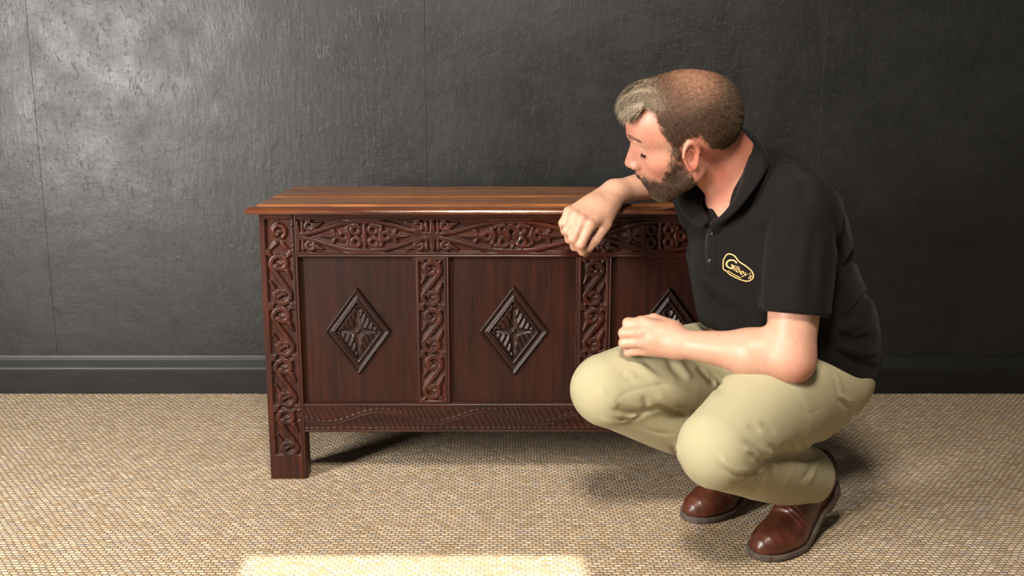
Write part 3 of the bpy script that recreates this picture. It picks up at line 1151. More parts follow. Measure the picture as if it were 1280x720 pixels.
def in_box(fn, lo, hi, far=0.3):
    """evaluate fn only for points inside a box, a plain box distance elsewhere"""
    lo, hi = np.asarray(lo, np.float32), np.asarray(hi, np.float32)

    def f(P):
        g = np.maximum(np.maximum(lo - P, P - hi), 0)
        out = np.sqrt(np.sum(g * g, 1)) + 0.03
        m = (g.max(1) <= 0)
        if m.any():
            out[m] = fn(P[m])
        return out
    return f


head_part = in_box(lambda P: head_sdf(to_head(P)) * HS, HO - 0.19, HO + 0.19)
arm_l_part = in_box(arm_l, (0.18, 1.76, 0.33), (0.70, 2.14, 0.82))
arm_r_part = in_box(arm_r, (0.06, 2.10, 0.54), (0.56, 2.56, 0.84))


def off_lid(P, gap):
    """negative outside the space the lid takes up: what rests on it is pressed flat"""
    return np.minimum(np.minimum(P[:, 2] * -1 + (LZ + 0.0245 + gap), P[:, 1] - (LY0 - gap)), 9.0)


def body_fast(P):
    d = torso_sdf(P, -0.006)
    d = smin(d, neck_sdf(P), 0.035)
    d = smin(d, head_part(P), 0.012)
    d = smin(d, arm_l_part(P), 0.02)
    d = smin(d, arm_r_part(P), 0.02)
    for h, k, a in ((HIP_L, KN_L, AN_L), (HIP_R, KN_R, AN_R)):
        d = smin(d, smin(cone(P, h, k, 0.072, 0.052), cone(P, k, a, 0.050, 0.034), 0.02), 0.02)
    return smax(d, off_lid(P, 0.0012), 0.008)


bv, bq = surface(body_fast, (0.04, 1.70, 0.05), (0.86, 2.58, 1.10), 0.0028, 1)
body = link_mesh('body', bv, bq, M_SKIN, person)
# complexion: ruddy face and ears, paler forehead and forearms
q = to_head(bv)
base = V3(0.52, 0.275, 0.185)
ruddy = V3(0.50, 0.172, 0.118)
pale = V3(0.57, 0.345, 0.245)
hd = np.linalg.norm(q, axis=1)
t_head = sstep(0.20, 0.12, hd)
col = lerp(np.repeat(base[None], len(bv), 0), pale[None].repeat(len(bv), 0), 0.35 + 0.35 * vnoise(bv, 60, 3) * 0.5)
face = np.clip(t_head * (0.45 + 0.35 * vnoise(bv, 70, 4)), 0, 1)
earm = np.exp(-(((q[:, 0] + 0.014) / 0.028) ** 2 + ((np.abs(q[:, 1]) - 0.085) / 0.016) ** 2 + ((q[:, 2] - 0.0) / 0.042) ** 2))
nosem = np.exp(-(((q[:, 0] - 0.118) / 0.02) ** 2 + (q[:, 1] / 0.02) ** 2 + ((q[:, 2] + 0.02) / 0.022) ** 2))
neckm = np.exp(-(np.linalg.norm(bv - (NK0 * 0.4 + NK1 * 0.6), axis=1) / 0.075) ** 2)
red = np.clip(face + 0.9 * earm + 0.6 * nosem + 0.65 * neckm, 0, 1)
col = lerp(col, ruddy[None].repeat(len(bv), 0), red)
elb = np.exp(-(np.linalg.norm(bv - (EL_L + V3(0.02, -0.02, -0.03)), axis=1) / 0.05) ** 2)
col = lerp(col, ruddy[None].repeat(len(bv), 0), 0.7 * elb)
lipm = np.exp(-(((q[:, 0] - 0.103) / 0.012) ** 2 + (q[:, 1] / 0.022) ** 2 + ((q[:, 2] + 0.061) / 0.010) ** 2))
col = lerp(col, V3(0.45, 0.16, 0.13)[None].repeat(len(bv), 0), 0.8 * lipm)
color_attr(body, col)

for s in (1, -1):
    c = from_head((0.0745, s * 0.033, 0.0125))
    uu, vv = np.meshgrid(np.linspace(0, 2 * math.pi, 17)[:-1], np.linspace(0, math.pi, 9), indexing='ij')
    ev = np.stack([np.sin(vv) * np.cos(uu), np.sin(vv) * np.sin(uu), np.cos(vv)], -1).reshape(-1, 3) * 0.0118 * HS + c
    idx = np.arange(16 * 9).reshape(16, 9)
    eq = np.stack([idx[:, :-1], np.roll(idx, -1, 0)[:, :-1], np.roll(idx, -1, 0)[:, 1:], idx[:, 1:]], -1).reshape(-1, 4)
    link_mesh('eye', ev, eq[:, ::-1], M_EYE, body)


# ------------------------------------------------------------------ hair, beard, eyebrows
def poly_sd(x, z, poly):
    """signed distance (negative inside) to a polygon in the side view of the head"""
    poly = np.asarray(poly, np.float32)
    d = np.full(len(x), 9.0, np.float32)
    ins = np.zeros(len(x), bool)
    for i in range(len(poly)):
        (ax, az), (bx, bz) = poly[i - 1], poly[i]
        ex, ez = bx - ax, bz - az
        t = np.clip(((x - ax) * ex + (z - az) * ez) / (ex * ex + ez * ez), 0, 1)
        d = np.minimum(d, np.hypot(x - ax - ex * t, z - az - ez * t))
        c = (az > z) != (bz > z)
        ins ^= c & (x < ex * (z - az) / (ez if ez != 0 else 1e-9) + ax)
    return np.where(ins, -d, d)


HAIR_POLY = np.array([(104, 90), (88, 87), (72, 98), (54, 112), (43, 101), (41, 80), (42, 58), (33, 38), (27, 26), (12, 26), (7, 33), (0, 41), (-23, 41), (-31, 22), (-36, 4), (-54, -10), (-74, -18), (-95, -15), (-135, -8), (-135, 170), (120, 170)]) / 1000.0
BEARD_POLY = np.array([(29, 34), (31, 20), (37, 4), (44, -12), (54, -34), (66, -44), (84, -46), (92, -42), (120, -40), (120, -140), (55, -150), (36, -102), (12, -80), (-2, -60), (5, -41), (12, -20), (14, 0), (11, 32)]) / 1000.0


def hairline(q):
    wob = 0.0015 * vnoise(q, 300, 21)
    return sstep(0.005, -0.011, poly_sd(q[:, 0], q[:, 2], HAIR_POLY) + 2.0 * wob)


def hair_thick(q):
    x, y, z = q[:, 0], np.abs(q[:, 1]), q[:, 2]
    m = hairline(q)
    t = 0.0030 + 0.0030 * sstep(0.03, 0.09, z)
    t = t + 0.0085 * sstep(0.02, 0.085, x) * sstep(0.080, 0.105, z) * (1 + 0.4 * np.sin(y * 190 + x * 60))
    crown = np.exp(-(((x + 0.038) / 0.046) ** 2 + (y / 0.060) ** 2) ** 1.5) * sstep(0.080, 0.108, z)
    t = t * (1 - 0.8 * crown)
    return m * (t + 0.0015) - 0.0015, crown


def beard_mask(q):
    x, y, z = q[:, 0], np.abs(q[:, 1]), q[:, 2]
    wob = 0.0012 * vnoise(q, 320, 22)
    m = sstep(0.006, -0.014, poly_sd(x, z, BEARD_POLY) + 2.0 * wob)
    lip = np.exp(-(((z + 0.061) / 0.0085) ** 2 + (y / 0.020) ** 2 + ((x - 0.098) / 0.02) ** 2))
    return np.clip(m - 1.2 * lip, 0, 1) * (0.55 + 0.45 * sstep(0.0, -0.035, z))


HLO, HHI = V3(-0.14, -0.11, -0.15), V3(0.15, 0.11, 0.16)


def local_shell(tfn, amp, sc):
    def fn(q):
        return head_sdf(q) - tfn(q) - amp * vnoise(q, sc, 11)
    return fn


hfn = local_shell(lambda q: hair_thick(q)[0], 0.0008, 420)
hv, hq = surface(hfn, HLO, HHI, 0.0026, 0)
# keep only what lies outside the skin
ds = head_sdf(hv.astype(np.float32))
keepv = hairline(hv) > 0.05
fk = keepv[hq].all(1)


def compact(v, q):
    used = np.unique(q)
    m = np.full(len(v), -1)
    m[used] = np.arange(len(used))
    return v[used], m[q]


hv, hq = compact(hv, hq[fk])
bfn = local_shell(lambda q: beard_mask(q) * 0.0062 - 0.0014, 0.0008, 420)
dv, dq = surface(bfn, V3(-0.03, -0.1, -0.15), HHI, 0.0026, 0)
dk = (beard_mask(dv) > 0.05)[dq].all(1)
dv, dq = compact(dv, dq[dk])

BROWN, GREY, DARK = V3(0.050, 0.0255, 0.0145), V3(0.225, 0.18, 0.125), V3(0.050, 0.028, 0.018)
SCALP = V3(0.27, 0.135, 0.084)


def hair_color(q, n):
    x, y, z = q[:, 0], np.abs(q[:, 1]), q[:, 2]
    g = np.clip(sstep(0.005, 0.065, x) * sstep(0.085, 0.110, z) * 0.95 + sstep(-0.06, -0.10, x) * 0.22 + 0.10 * n, 0, 1)
    c = lerp(np.repeat(BROWN[None], len(q), 0), np.repeat(GREY[None], len(q), 0), g)
    crown = hair_thick(q)[1]
    return lerp(c, np.repeat(SCALP[None], len(q), 0), np.clip(0.75 * crown + 0.12 * sstep(0.07, 0.11, z) * (1 - g), 0, 1))


def beard_color(q, n):
    x, y, z = q[:, 0], np.abs(q[:, 1]), q[:, 2]
    g = np.clip(sstep(-0.085, -0.105, z) * sstep(0.05, 0.07, x) * 0.45 + sstep(-0.012, 0.015, z) * 0.5 + 0.15 * n, 0, 1)
    return lerp(np.repeat(DARK[None], len(q), 0), np.repeat(GREY[None], len(q), 0), g)


def strands(v, q, count, fn, comb, lmin, lmax, width, colfn, thin=None):
    """short tapered blades rooted all over a shell, in head space"""
    cen = v[q].mean(1)
    ar = np.linalg.norm(np.cross(v[q[:, 2]] - v[q[:, 0]], v[q[:, 3]] - v[q[:, 1]]), axis=1)
    if thin is not None:
        ar = ar * thin(cen)
    r = np.random.default_rng(5)
    pick = r.choice(len(q), count, p=ar / ar.sum())
    w = r.dirichlet((1, 1, 1, 1), count).astype(np.float32)
    root = (v[q[pick]] * w[..., None]).sum(1).astype(np.float32)
    nrm = grad(head_sdf, root)
    dirn = comb(root, nrm) + r.normal(size=(count, 3)).astype(np.float32) * 0.28
    dirn -= nrm * np.sum(dirn * nrm, 1)[:, None]
    dirn /= np.linalg.norm(dirn, axis=1)[:, None] + 1e-6
    L = r.uniform(lmin, lmax, count).astype(np.float32)
    if callable(width):
        L = L * width(root)
    sidev = np.cross(dirn, nrm) * 0.00042
    p0 = root - nrm * 0.001
    p1 = root + dirn * (L * 0.5)[:, None] + nrm * (L * 0.13)[:, None]
    p2 = root + dirn * L[:, None] + nrm * (L * 0.12)[:, None]
    V = np.stack([p0 - sidev, p0 + sidev, p1 - sidev * 0.8, p1 + sidev * 0.8, p2], 1).reshape(-1, 3)
    b = np.arange(count)[:, None] * 5
    F4 = np.concatenate([b + np.array([0, 1, 3, 2]), b + np.array([2, 3, 4, 4])])
    tint = colfn(root, r.normal(size=count)) * r.uniform(0.75, 1.3, count)[:, None]
    return V, b, np.repeat(tint, 5, 0)


def hair_mesh(name, shell_v, shell_q, sv, b, scol, shell_col):
    nS = len(shell_v)
    tris = np.concatenate([shell_q[:, [0, 1, 2]], shell_q[:, [0, 2, 3]],
                           nS + b + np.array([0, 1, 3]), nS + b + np.array([0, 3, 2]), nS + b + np.array([2, 3, 4])])
    vv = from_head(np.concatenate([shell_v, sv]))
    o = link_mesh(name, vv, tris, M_HAIR, body)
    color_attr(o, np.concatenate([shell_col, scol]))
    return o


def comb_hair(p, n):
    x, z = p[:, 0], p[:, 2]
    back = np.stack([np.full(len(p), -0.55), 0.15 * np.sign(p[:, 1]), np.full(len(p), -0.75)], -1)
    fwd = np.stack([np.full(len(p), 0.9), np.full(len(p), 0.25), np.full(len(p), -0.12)], -1)
    t = (sstep(-0.02, 0.04, x) * sstep(0.06, 0.09, z))[:, None]
    return (back * (1 - t) + fwd * t).astype(np.float32)


def hair_len(p):
    return 0.8 + 1.8 * sstep(0.02, 0.075, p[:, 0]) * sstep(0.080, 0.105, p[:, 2])


sv, sb, scol = strands(hv, hq, 22000, hfn, comb_hair, 0.006, 0.012, hair_len, hair_color,
                       lambda c: (1 - 0.8 * hair_thick(c)[1]) * sstep(0.1, 0.7, hairline(c)) + 0.02)
hair = hair_mesh('hair', hv, hq, sv, sb, scol, lerp(np.repeat(V3(0.40, 0.19, 0.125)[None], len(hv), 0), hair_color(hv, np.zeros(len(hv))), 0.25 + 0.75 * sstep(0.3, 1.0, hairline(hv))))


def comb_beard(p, n):
    return np.stack([np.full(len(p), 0.25), np.zeros(len(p)), np.full(len(p), -0.95)], -1).astype(np.float32)


sv, sb, scol = strands(dv, dq, 16000, bfn, comb_beard, 0.004, 0.009, None, beard_color,
                       lambda c: sstep(0.08, 0.35, beard_mask(c)) + 0.02)
beard = hair_mesh('beard', dv, dq, sv, sb, scol, lerp(np.repeat(V3(0.42, 0.19, 0.125)[None], len(dv), 0), beard_color(dv, np.zeros(len(dv))), 0.30 + 0.65 * sstep(0.35, 0.95, beard_mask(dv))))

# eyebrows
r5 = np.random.default_rng(9)
for s in (1, -1):
    t = r5.uniform(0, 1, 260)
    root = np.stack([0.099 - 0.020 * t ** 1.6, s * (0.012 + 0.034 * t), 0.042 + 0.006 * np.sin(t * 2.6) + r5.normal(size=260) * 0.0018], -1).astype(np.float32)
    nrm = grad(head_sdf, root)
    root = root - nrm * head_sdf(root)[:, None]
    dd = np.stack([-0.3 - 0 * t, s * (0.9 + 0 * t), 0.25 + 0 * t], -1) + r5.normal(size=(260, 3)) * 0.2
    side = np.cross(dd, nrm) * 0.0005
    tip = root + dd * 0.008 + nrm * 0.002
    V = np.stack([root - side, root + side, tip], 1).reshape(-1, 3)
    o = link_mesh('eyebrow', from_head(V), np.arange(780).reshape(-1, 3), M_HAIR, body)
    color_attr(o, np.repeat(BROWN[None], 780, 0) * 0.8)


for s in (1, -1):
    t = np.linspace(0.04, 0.96, 60)
    ctl = smooth_curve([(0.0850, 0.0185, 0.008), (0.0880, 0.025, 0.0067), (0.0890, 0.031, 0.006), (0.0862, 0.041, 0.0072), (0.0805, 0.0485, 0.009)], 60)
    root = (ctl * (1, s, 1)).astype(np.float32)
    nrm = grad(head_sdf, root)
    root = root - nrm * head_sdf(root)[:, None]
    tip = root + nrm * 0.004 + V3(0.002, s * 0.002, -0.0045)
    side = np.tile(V3(0.0, 0.0009, 0.0), (60, 1))
    V = np.stack([root - side, root + side, tip], 1).reshape(-1, 3)
    o = link_mesh('eyelash', from_head(V), np.arange(180).reshape(-1, 3), M_HAIR, body)
    color_attr(o, np.repeat((DARK * 0.5)[None], 180, 0))


# ------------------------------------------------------------------ polo shirt
SL_END = SH_L * 0.30 + EL_L * 0.70                     # left sleeve hem
SL_DIR = (EL_L - SH_L) / np.linalg.norm(EL_L - SH_L)
SR_END = SH_R * 0.42 + EL_R * 0.58
SR_DIR = (EL_R - SH_R) / np.linalg.norm(EL_R - SH_R)
VTIP = at(891, 277, 2.018)                             # bottom of the open collar
CB = at(931, 164, 2.105)                               # back of the collar


NKA = (NK1 - NK0) / np.linalg.norm(NK1 - NK0)
CPN = np.cross(at(928, 220, 1.992) - CB, VTIP - CB)
CPN = CPN / np.linalg.norm(CPN)
CPN = CPN * np.sign(CPN @ NKA)


def shirt_arm(P, sh, end, dr, ra, rb, hollow):
    d = cone(P, sh, end + dr * 0.03, ra, rb)
    a = (P - end) @ dr
    d = smax(d, a, 0.004)
    return smax(d, -cone(P, end - dr * 0.04, end + dr * 0.1, hollow, hollow), 0.003)


def shirt_base(P):
    d = torso_sdf(P, 0.006)
    # collar stand and the slope from neck to shoulder
    d = smin(d, cone(P, NECK + V3(0.012, 0.0, -0.06), NECK + V3(-0.012, 0.0, 0.0) + NKA * 0.095, 0.088, 0.061), 0.04)
    up = (P - CB) @ CPN
    d = smax(d, -np.maximum(-up, cone(P, NECK, NECK + NKA * 0.2, 0.125, 0.125)), 0.004)
    # right flank reaching forward with the arm, then the left sleeve
    d = smin(d, shirt_arm(P, SH_R, SR_END, SR_DIR, 0.074, 0.062, 0.054), 0.05)
    d = smin(d, shirt_arm(P, SH_L + V3(0.004, -0.004, -0.005), SL_END, SL_DIR, 0.073, 0.066, 0.0525), 0.018)
    # waist hem, dropping towards the back
    hem = np.minimum(0.385 + 0.95 * (0.640 - P[:, 0]), 0.45)
    d = smax(d, (hem - P[:, 2]) * 0.78, 0.008)
    vv = chain(P, [NECK + TF * 0.10, VTIP + V3(-0.01, -0.015, 0.0)], [0.060, 0.030])
    d = smax(d, -vv, 0.006)
    return smax(d, off_lid(P, 0.004), 0.010)


SHIRT_FOLDS = fold_field(shirt_base, [
    ([(966, 262), (953, 295), (949, 345), (950, 395)], 0.007, 0.008),          # sleeve against the chest
    ([(1046, 285), (1050, 320), (1046, 360), (1041, 400)], 0.008, 0.010),      # behind the sleeve
    ([(962, 268), (975, 260), (1000, 256), (1028, 264), (1048, 284)], 0.005, 0.006),   # armhole seam
    ([(962, 201), (985, 212), (1003, 228), (1008, 254)], 0.006, 0.008),        # shoulder seam
    ([(955, 190), (975, 200), (1000, 205)], 0.006, 0.008),
    ([(963, 205), (980, 201), (1000, 206)], 0.005, -0.004),
    ([(905, 290), (935, 285), (960, 268)], 0.012, -0.004),
    ([(876, 355), (890, 375), (912, 392)], 0.009, 0.007),
    ([(880, 345), (900, 362), (925, 380)], 0.012, -0.005),
    ([(1088, 365), (1068, 392), (1046, 402)], 0.009, 0.007),
    ([(1092, 385), (1072, 405), (1048, 412)], 0.008, -0.005),
    ([(1095, 420), (1070, 428), (1045, 420)], 0.010, 0.007),
    ([(1096, 440), (1072, 440), (1048, 430)], 0.008, -0.005),
    ([(1096, 462), (1072, 455), (1042, 438)], 0.007, 0.006),
    ([(1080, 300), (1062, 330), (1050, 340)], 0.010, 0.005),
    ([(1000, 280), (987, 325), (978, 365)], 0.012, 0.0030),
    ([(1022, 285), (1015, 330), (1012, 385)], 0.010, 0.003),
    ([(862, 270), (858, 300), (864, 330)], 0.006, 0.004),
    ([(852, 262), (852, 295), (860, 325)], 0.006, -0.004),
    ([(950, 312), (968, 330), (985, 340)], 0.009, 0.004),
    ([(951, 350), (970, 352), (990, 348)], 0.008, 0.003),
])


def shirt_sdf(P):
    d = shirt_base(P) + 1.6 * SHIRT_FOLDS(P) + 0.0016 * vnoise(P, 26, 2)
    # hem stitching round the left sleeve
    a = (P - SL_END) @ SL_DIR
    return d + 0.0012 * np.exp(-((a + 0.022) / 0.0022) ** 2) * (cone(P, SH_L, EL_L, 0.085, 0.085) < 0)


shv, shq = surface(shirt_sdf, (0.24, 1.76, 0.28), (0.88, 2.46, 0.92), 0.0038)
shirt = link_mesh('polo_shirt', shv, shq, M_SHIRT, person)
SHIRT_BVH = BVHTree.FromPolygons([Vector(v) for v in shv.tolist()], shq.tolist())

# collar: fall folded over the stand, swept from one side of the V round the nape
inner = [at(889, 276, 2.004), at(902, 268, 1.985), at(918, 247, 1.975), at(927, 222, 1.990), at(932, 197, 2.025), at(933, 176, 2.075), at(926, 163, 2.115), at(906, 170, 2.145), at(888, 194, 2.150), at(872, 222, 2.135), at(866, 246, 2.100), at(874, 262, 2.060), at(885, 277, 2.018)]
outer = [at(899, 283, 1.985), at(918, 267, 1.950), at(933, 249, 1.930), at(949, 228, 1.945), at(961, 204, 1.985), at(955, 184, 2.060), at(938, 170, 2.150), at(905, 182, 2.190), at(872, 210, 2.185), at(852, 238, 2.160), at(850, 256, 2.115), at(866, 278, 2.060), at(881, 284, 2.012)]


ci, co = smooth_curve(inner, 90), smooth_curve(outer, 90)
nk_axis = (NK1 - NK0) / np.linalg.norm(NK1 - NK0)
cen = NECK + nk_axis * 0.03 + TF * 0.01
rows = []
for k in range(90):
    rad = ci[k] - cen
    rad = rad - nk_axis * (rad @ nk_axis)
    rad /= np.linalg.norm(rad) + 1e-9
    a, b = ci[k], co[k]
    up = nk_axis * 0.010 + rad * 0.010
    sk = min(1.0, 4.0 * min(k, 89 - k) / 89.0)
    rows.append([a - rad * 0.004 - nk_axis * 0.035 * sk, a - rad * 0.003 * sk - nk_axis * 0.010 * sk, a, a + (b - a) * 0.15 + up * 0.8, a + (b - a) * 0.45 + up * 0.9, a + (b - a) * 0.75 + up * 0.6, b + up * 0.25,
                 b - up * 0.25, a + (b - a) * 0.6 - up * 0.2, a + (b - a) * 0.2 - up * 0.2])
rows = np.array(rows)
m = rows.shape[1]
idx = np.arange(90 * m).reshape(90, m)
cq = np.stack([idx[:-1], idx[1:], np.roll(idx[1:], -1, 1), np.roll(idx[:-1], -1, 1)], -1).reshape(-1, 4)
caps = [tuple(idx[0]), tuple(idx[-1][::-1])]
collar = link_mesh('collar', rows.reshape(-1, 3), [tuple(map(int, r_)) for r_ in cq] + [tuple(map(int, c_)) for c_ in caps], M_SHIRT, shirt)


def drape(pt, direction, lift):
    """drop a point on the shirt along direction"""
    hit, nr, _, _ = SHIRT_BVH.ray_cast(Vector(pt) - Vector(direction) * 0.3, Vector(direction))
    if hit is None:
        return Vector(pt)
    if nr.dot(Vector(direction)) > 0:
        nr = -nr
    return hit + nr * lift


# placket strip under the V with two buttons
PD = -(TF * 0.8 + TR * -0.6)
PD = PD / np.linalg.norm(PD)
path = smooth_curve([at(891, 280, 2.0), at(884, 300, 1.99), at(880, 320, 1.98), at(881, 345, 1.97)], 24)
wdir = np.cross(PD, TU)
wdir /= np.linalg.norm(wdir)
pv, pf = [], []
for k, p in enumerate(path):
    for j, (o, l) in enumerate(((-0.0155, -0.002), (-0.0150, 0.0022), (0, 0.0026), (0.0150, 0.0022), (0.0155, -0.002))):
        pv.append(drape(p + wdir * o, PD, l))
for k in range(23):
    for j in range(4):
        pf.append((5 * k + j, 5 * k + 5 + j, 5 * k + 6 + j, 5 * k + j + 1))
placket = link_mesh('placket', pv, pf, M_SHIRT, shirt)
for k in (6, 18):
    c = np.array(drape(path[k], PD, 0.003))
    uu = np.linspace(0, 2 * math.pi, 15)[:-1]
    ring = [c + 0.0052 * (math.cos(a) * wdir + math.sin(a) * TU) for a in uu]
    top = [p - PD * 0.0022 + (c - p) * 0.15 for p in ring]
    f = [(i, (i + 1) % 14, 14 + (i + 1) % 14, 14 + i) for i in range(14)] + [tuple(range(14, 28))]
    link_mesh('button', ring + top, f, M_BUTTON, shirt)


# embroidered badge: lettering in a lobed outline, laid on the chest
def text_points(body_txt, size, shear):
    cu = bpy.data.curves.new('lettering', 'FONT')
    cu.body = body_txt
    cu.size = size
    cu.shear = shear
    cu.offset = 0.0
    cu.resolution_u = 4
    to = bpy.data.objects.new('lettering', cu)
    COL.objects.link(to)
    dg = bpy.context.evaluated_depsgraph_get()
    me = bpy.data.meshes.new_from_object(to.evaluated_get(dg))
    v = np.array([tuple(p.co) for p in me.vertices])
    f = [tuple(p.vertices) for p in me.polygons]
    bpy.data.objects.remove(to)
    bpy.data.curves.remove(cu)
    bpy.data.meshes.remove(me)
    return v, f


LD = V3(0.30, 0.95, -0.08)
LD = LD / np.linalg.norm(LD)
lc = np.array(at(922.5, 336, 1.95))
lx = V3(0.86, -0.27, -0.40)
lx = lx / np.linalg.norm(lx)
ly = np.cross(lx, LD)
ly = ly / np.linalg.norm(ly) * (1 if ly[2] == 0 else np.sign(np.cross(lx, LD)[2]))
lv, lf, = [], []


def add_flat(v2, faces):
    b = len(lv)
    for x, y in v2:
        lv.append(drape(lc + lx * x + ly * y, LD, 0.0012))
    lf.extend(tuple(b + i for i in f) for f in faces)


for txt, sz, ox, oy in (('G', 0.029, -0.0300, -0.0070), ('ilbey\'s', 0.0172, -0.0105, -0.0060)):
    v2, f2 = text_points(txt, sz, 0.25)
    add_flat([(x + ox, y + oy) for x, y, _ in v2], f2)
out = smooth_curve([(-0.0335, 0.002), (-0.031, 0.0165), (-0.018, 0.0205), (-0.004, 0.0150), (0.012, 0.0135), (0.028, 0.009), (0.0345, -0.001), (0.028, -0.0120), (0.012, -0.0165), (-0.008, -0.0175), (-0.018, -0.0150), (-0.0245, -0.0150), (-0.0290, -0.0085), (-0.0335, 0.002)], 70)
tg = np.gradient(out, axis=0)
nr = np.stack([-tg[:, 1], tg[:, 0]], -1)
nr /= np.linalg.norm(nr, axis=1)[:, None] + 1e-9
add_flat(np.stack([out - nr * 0.0010, out + nr * 0.0010], 1).reshape(-1, 2).tolist(), [(2 * i, 2 * i + 1, 2 * i + 3, 2 * i + 2) for i in range(69)])
und = [(-0.016, -0.0125), (0.000, -0.0135), (0.014, -0.0125)]
u2 = smooth_curve(und, 14)
add_flat(np.stack([u2 - (0, 0.0007), u2 + (0, 0.0007)], 1).reshape(-1, 2).tolist(), [(2 * i, 2 * i + 1, 2 * i + 3, 2 * i + 2) for i in range(13)])
badge = link_mesh('embroidered_badge', lv, lf, M_THREAD, shirt, smooth=False)


# ------------------------------------------------------------------ trousers
def trouser_base(P):
    d = ell(P, (0.628, 2.112, 0.350), (0.130, 0.170, 0.105), TM)
    thl = chain(P, [HIP_L, HIP_L * 0.5 + KN_L * 0.5 + V3(0, 0, 0.012), KN_L], [0.108, 0.098, 0.077])
    shl = chain(P, [KN_L + V3(0.0, 0.005, -0.012), KN_L * 0.55 + AN_L * 0.45 + V3(0, 0, -0.006), AN_L], [0.070, 0.075, 0.067])
    thr = chain(P, [HIP_R, HIP_R * 0.45 + KN_R * 0.55 + V3(0, 0, 0.008), KN_R], [0.108, 0.095, 0.078])
    shr = chain(P, [KN_R + V3(0.0, 0.005, -0.012), KN_R * 0.5 + AN_R * 0.5 + V3(0, 0, -0.004), AN_R], [0.070, 0.070, 0.062])
    thl = smin(thl, chain(P, [HIP_L + V3(-0.020, -0.012, -0.064), HIP_L * 0.55 + KN_L * 0.45 + V3(0.0, 0.0, -0.034)], [0.086, 0.078]), 0.03)
    legl = smin(thl, shl, 0.010)
    legr = smin(thr, shr, 0.012)
    d = smin(d, legl, 0.05)
    d = smin(d, legr, 0.04)
    return d


def Z(*xy):
    """fold lines were read off a fourfold enlargement of the legs"""
    return [(700 + x * 0.3125, 420 + y * 0.3125) for x, y in xy]


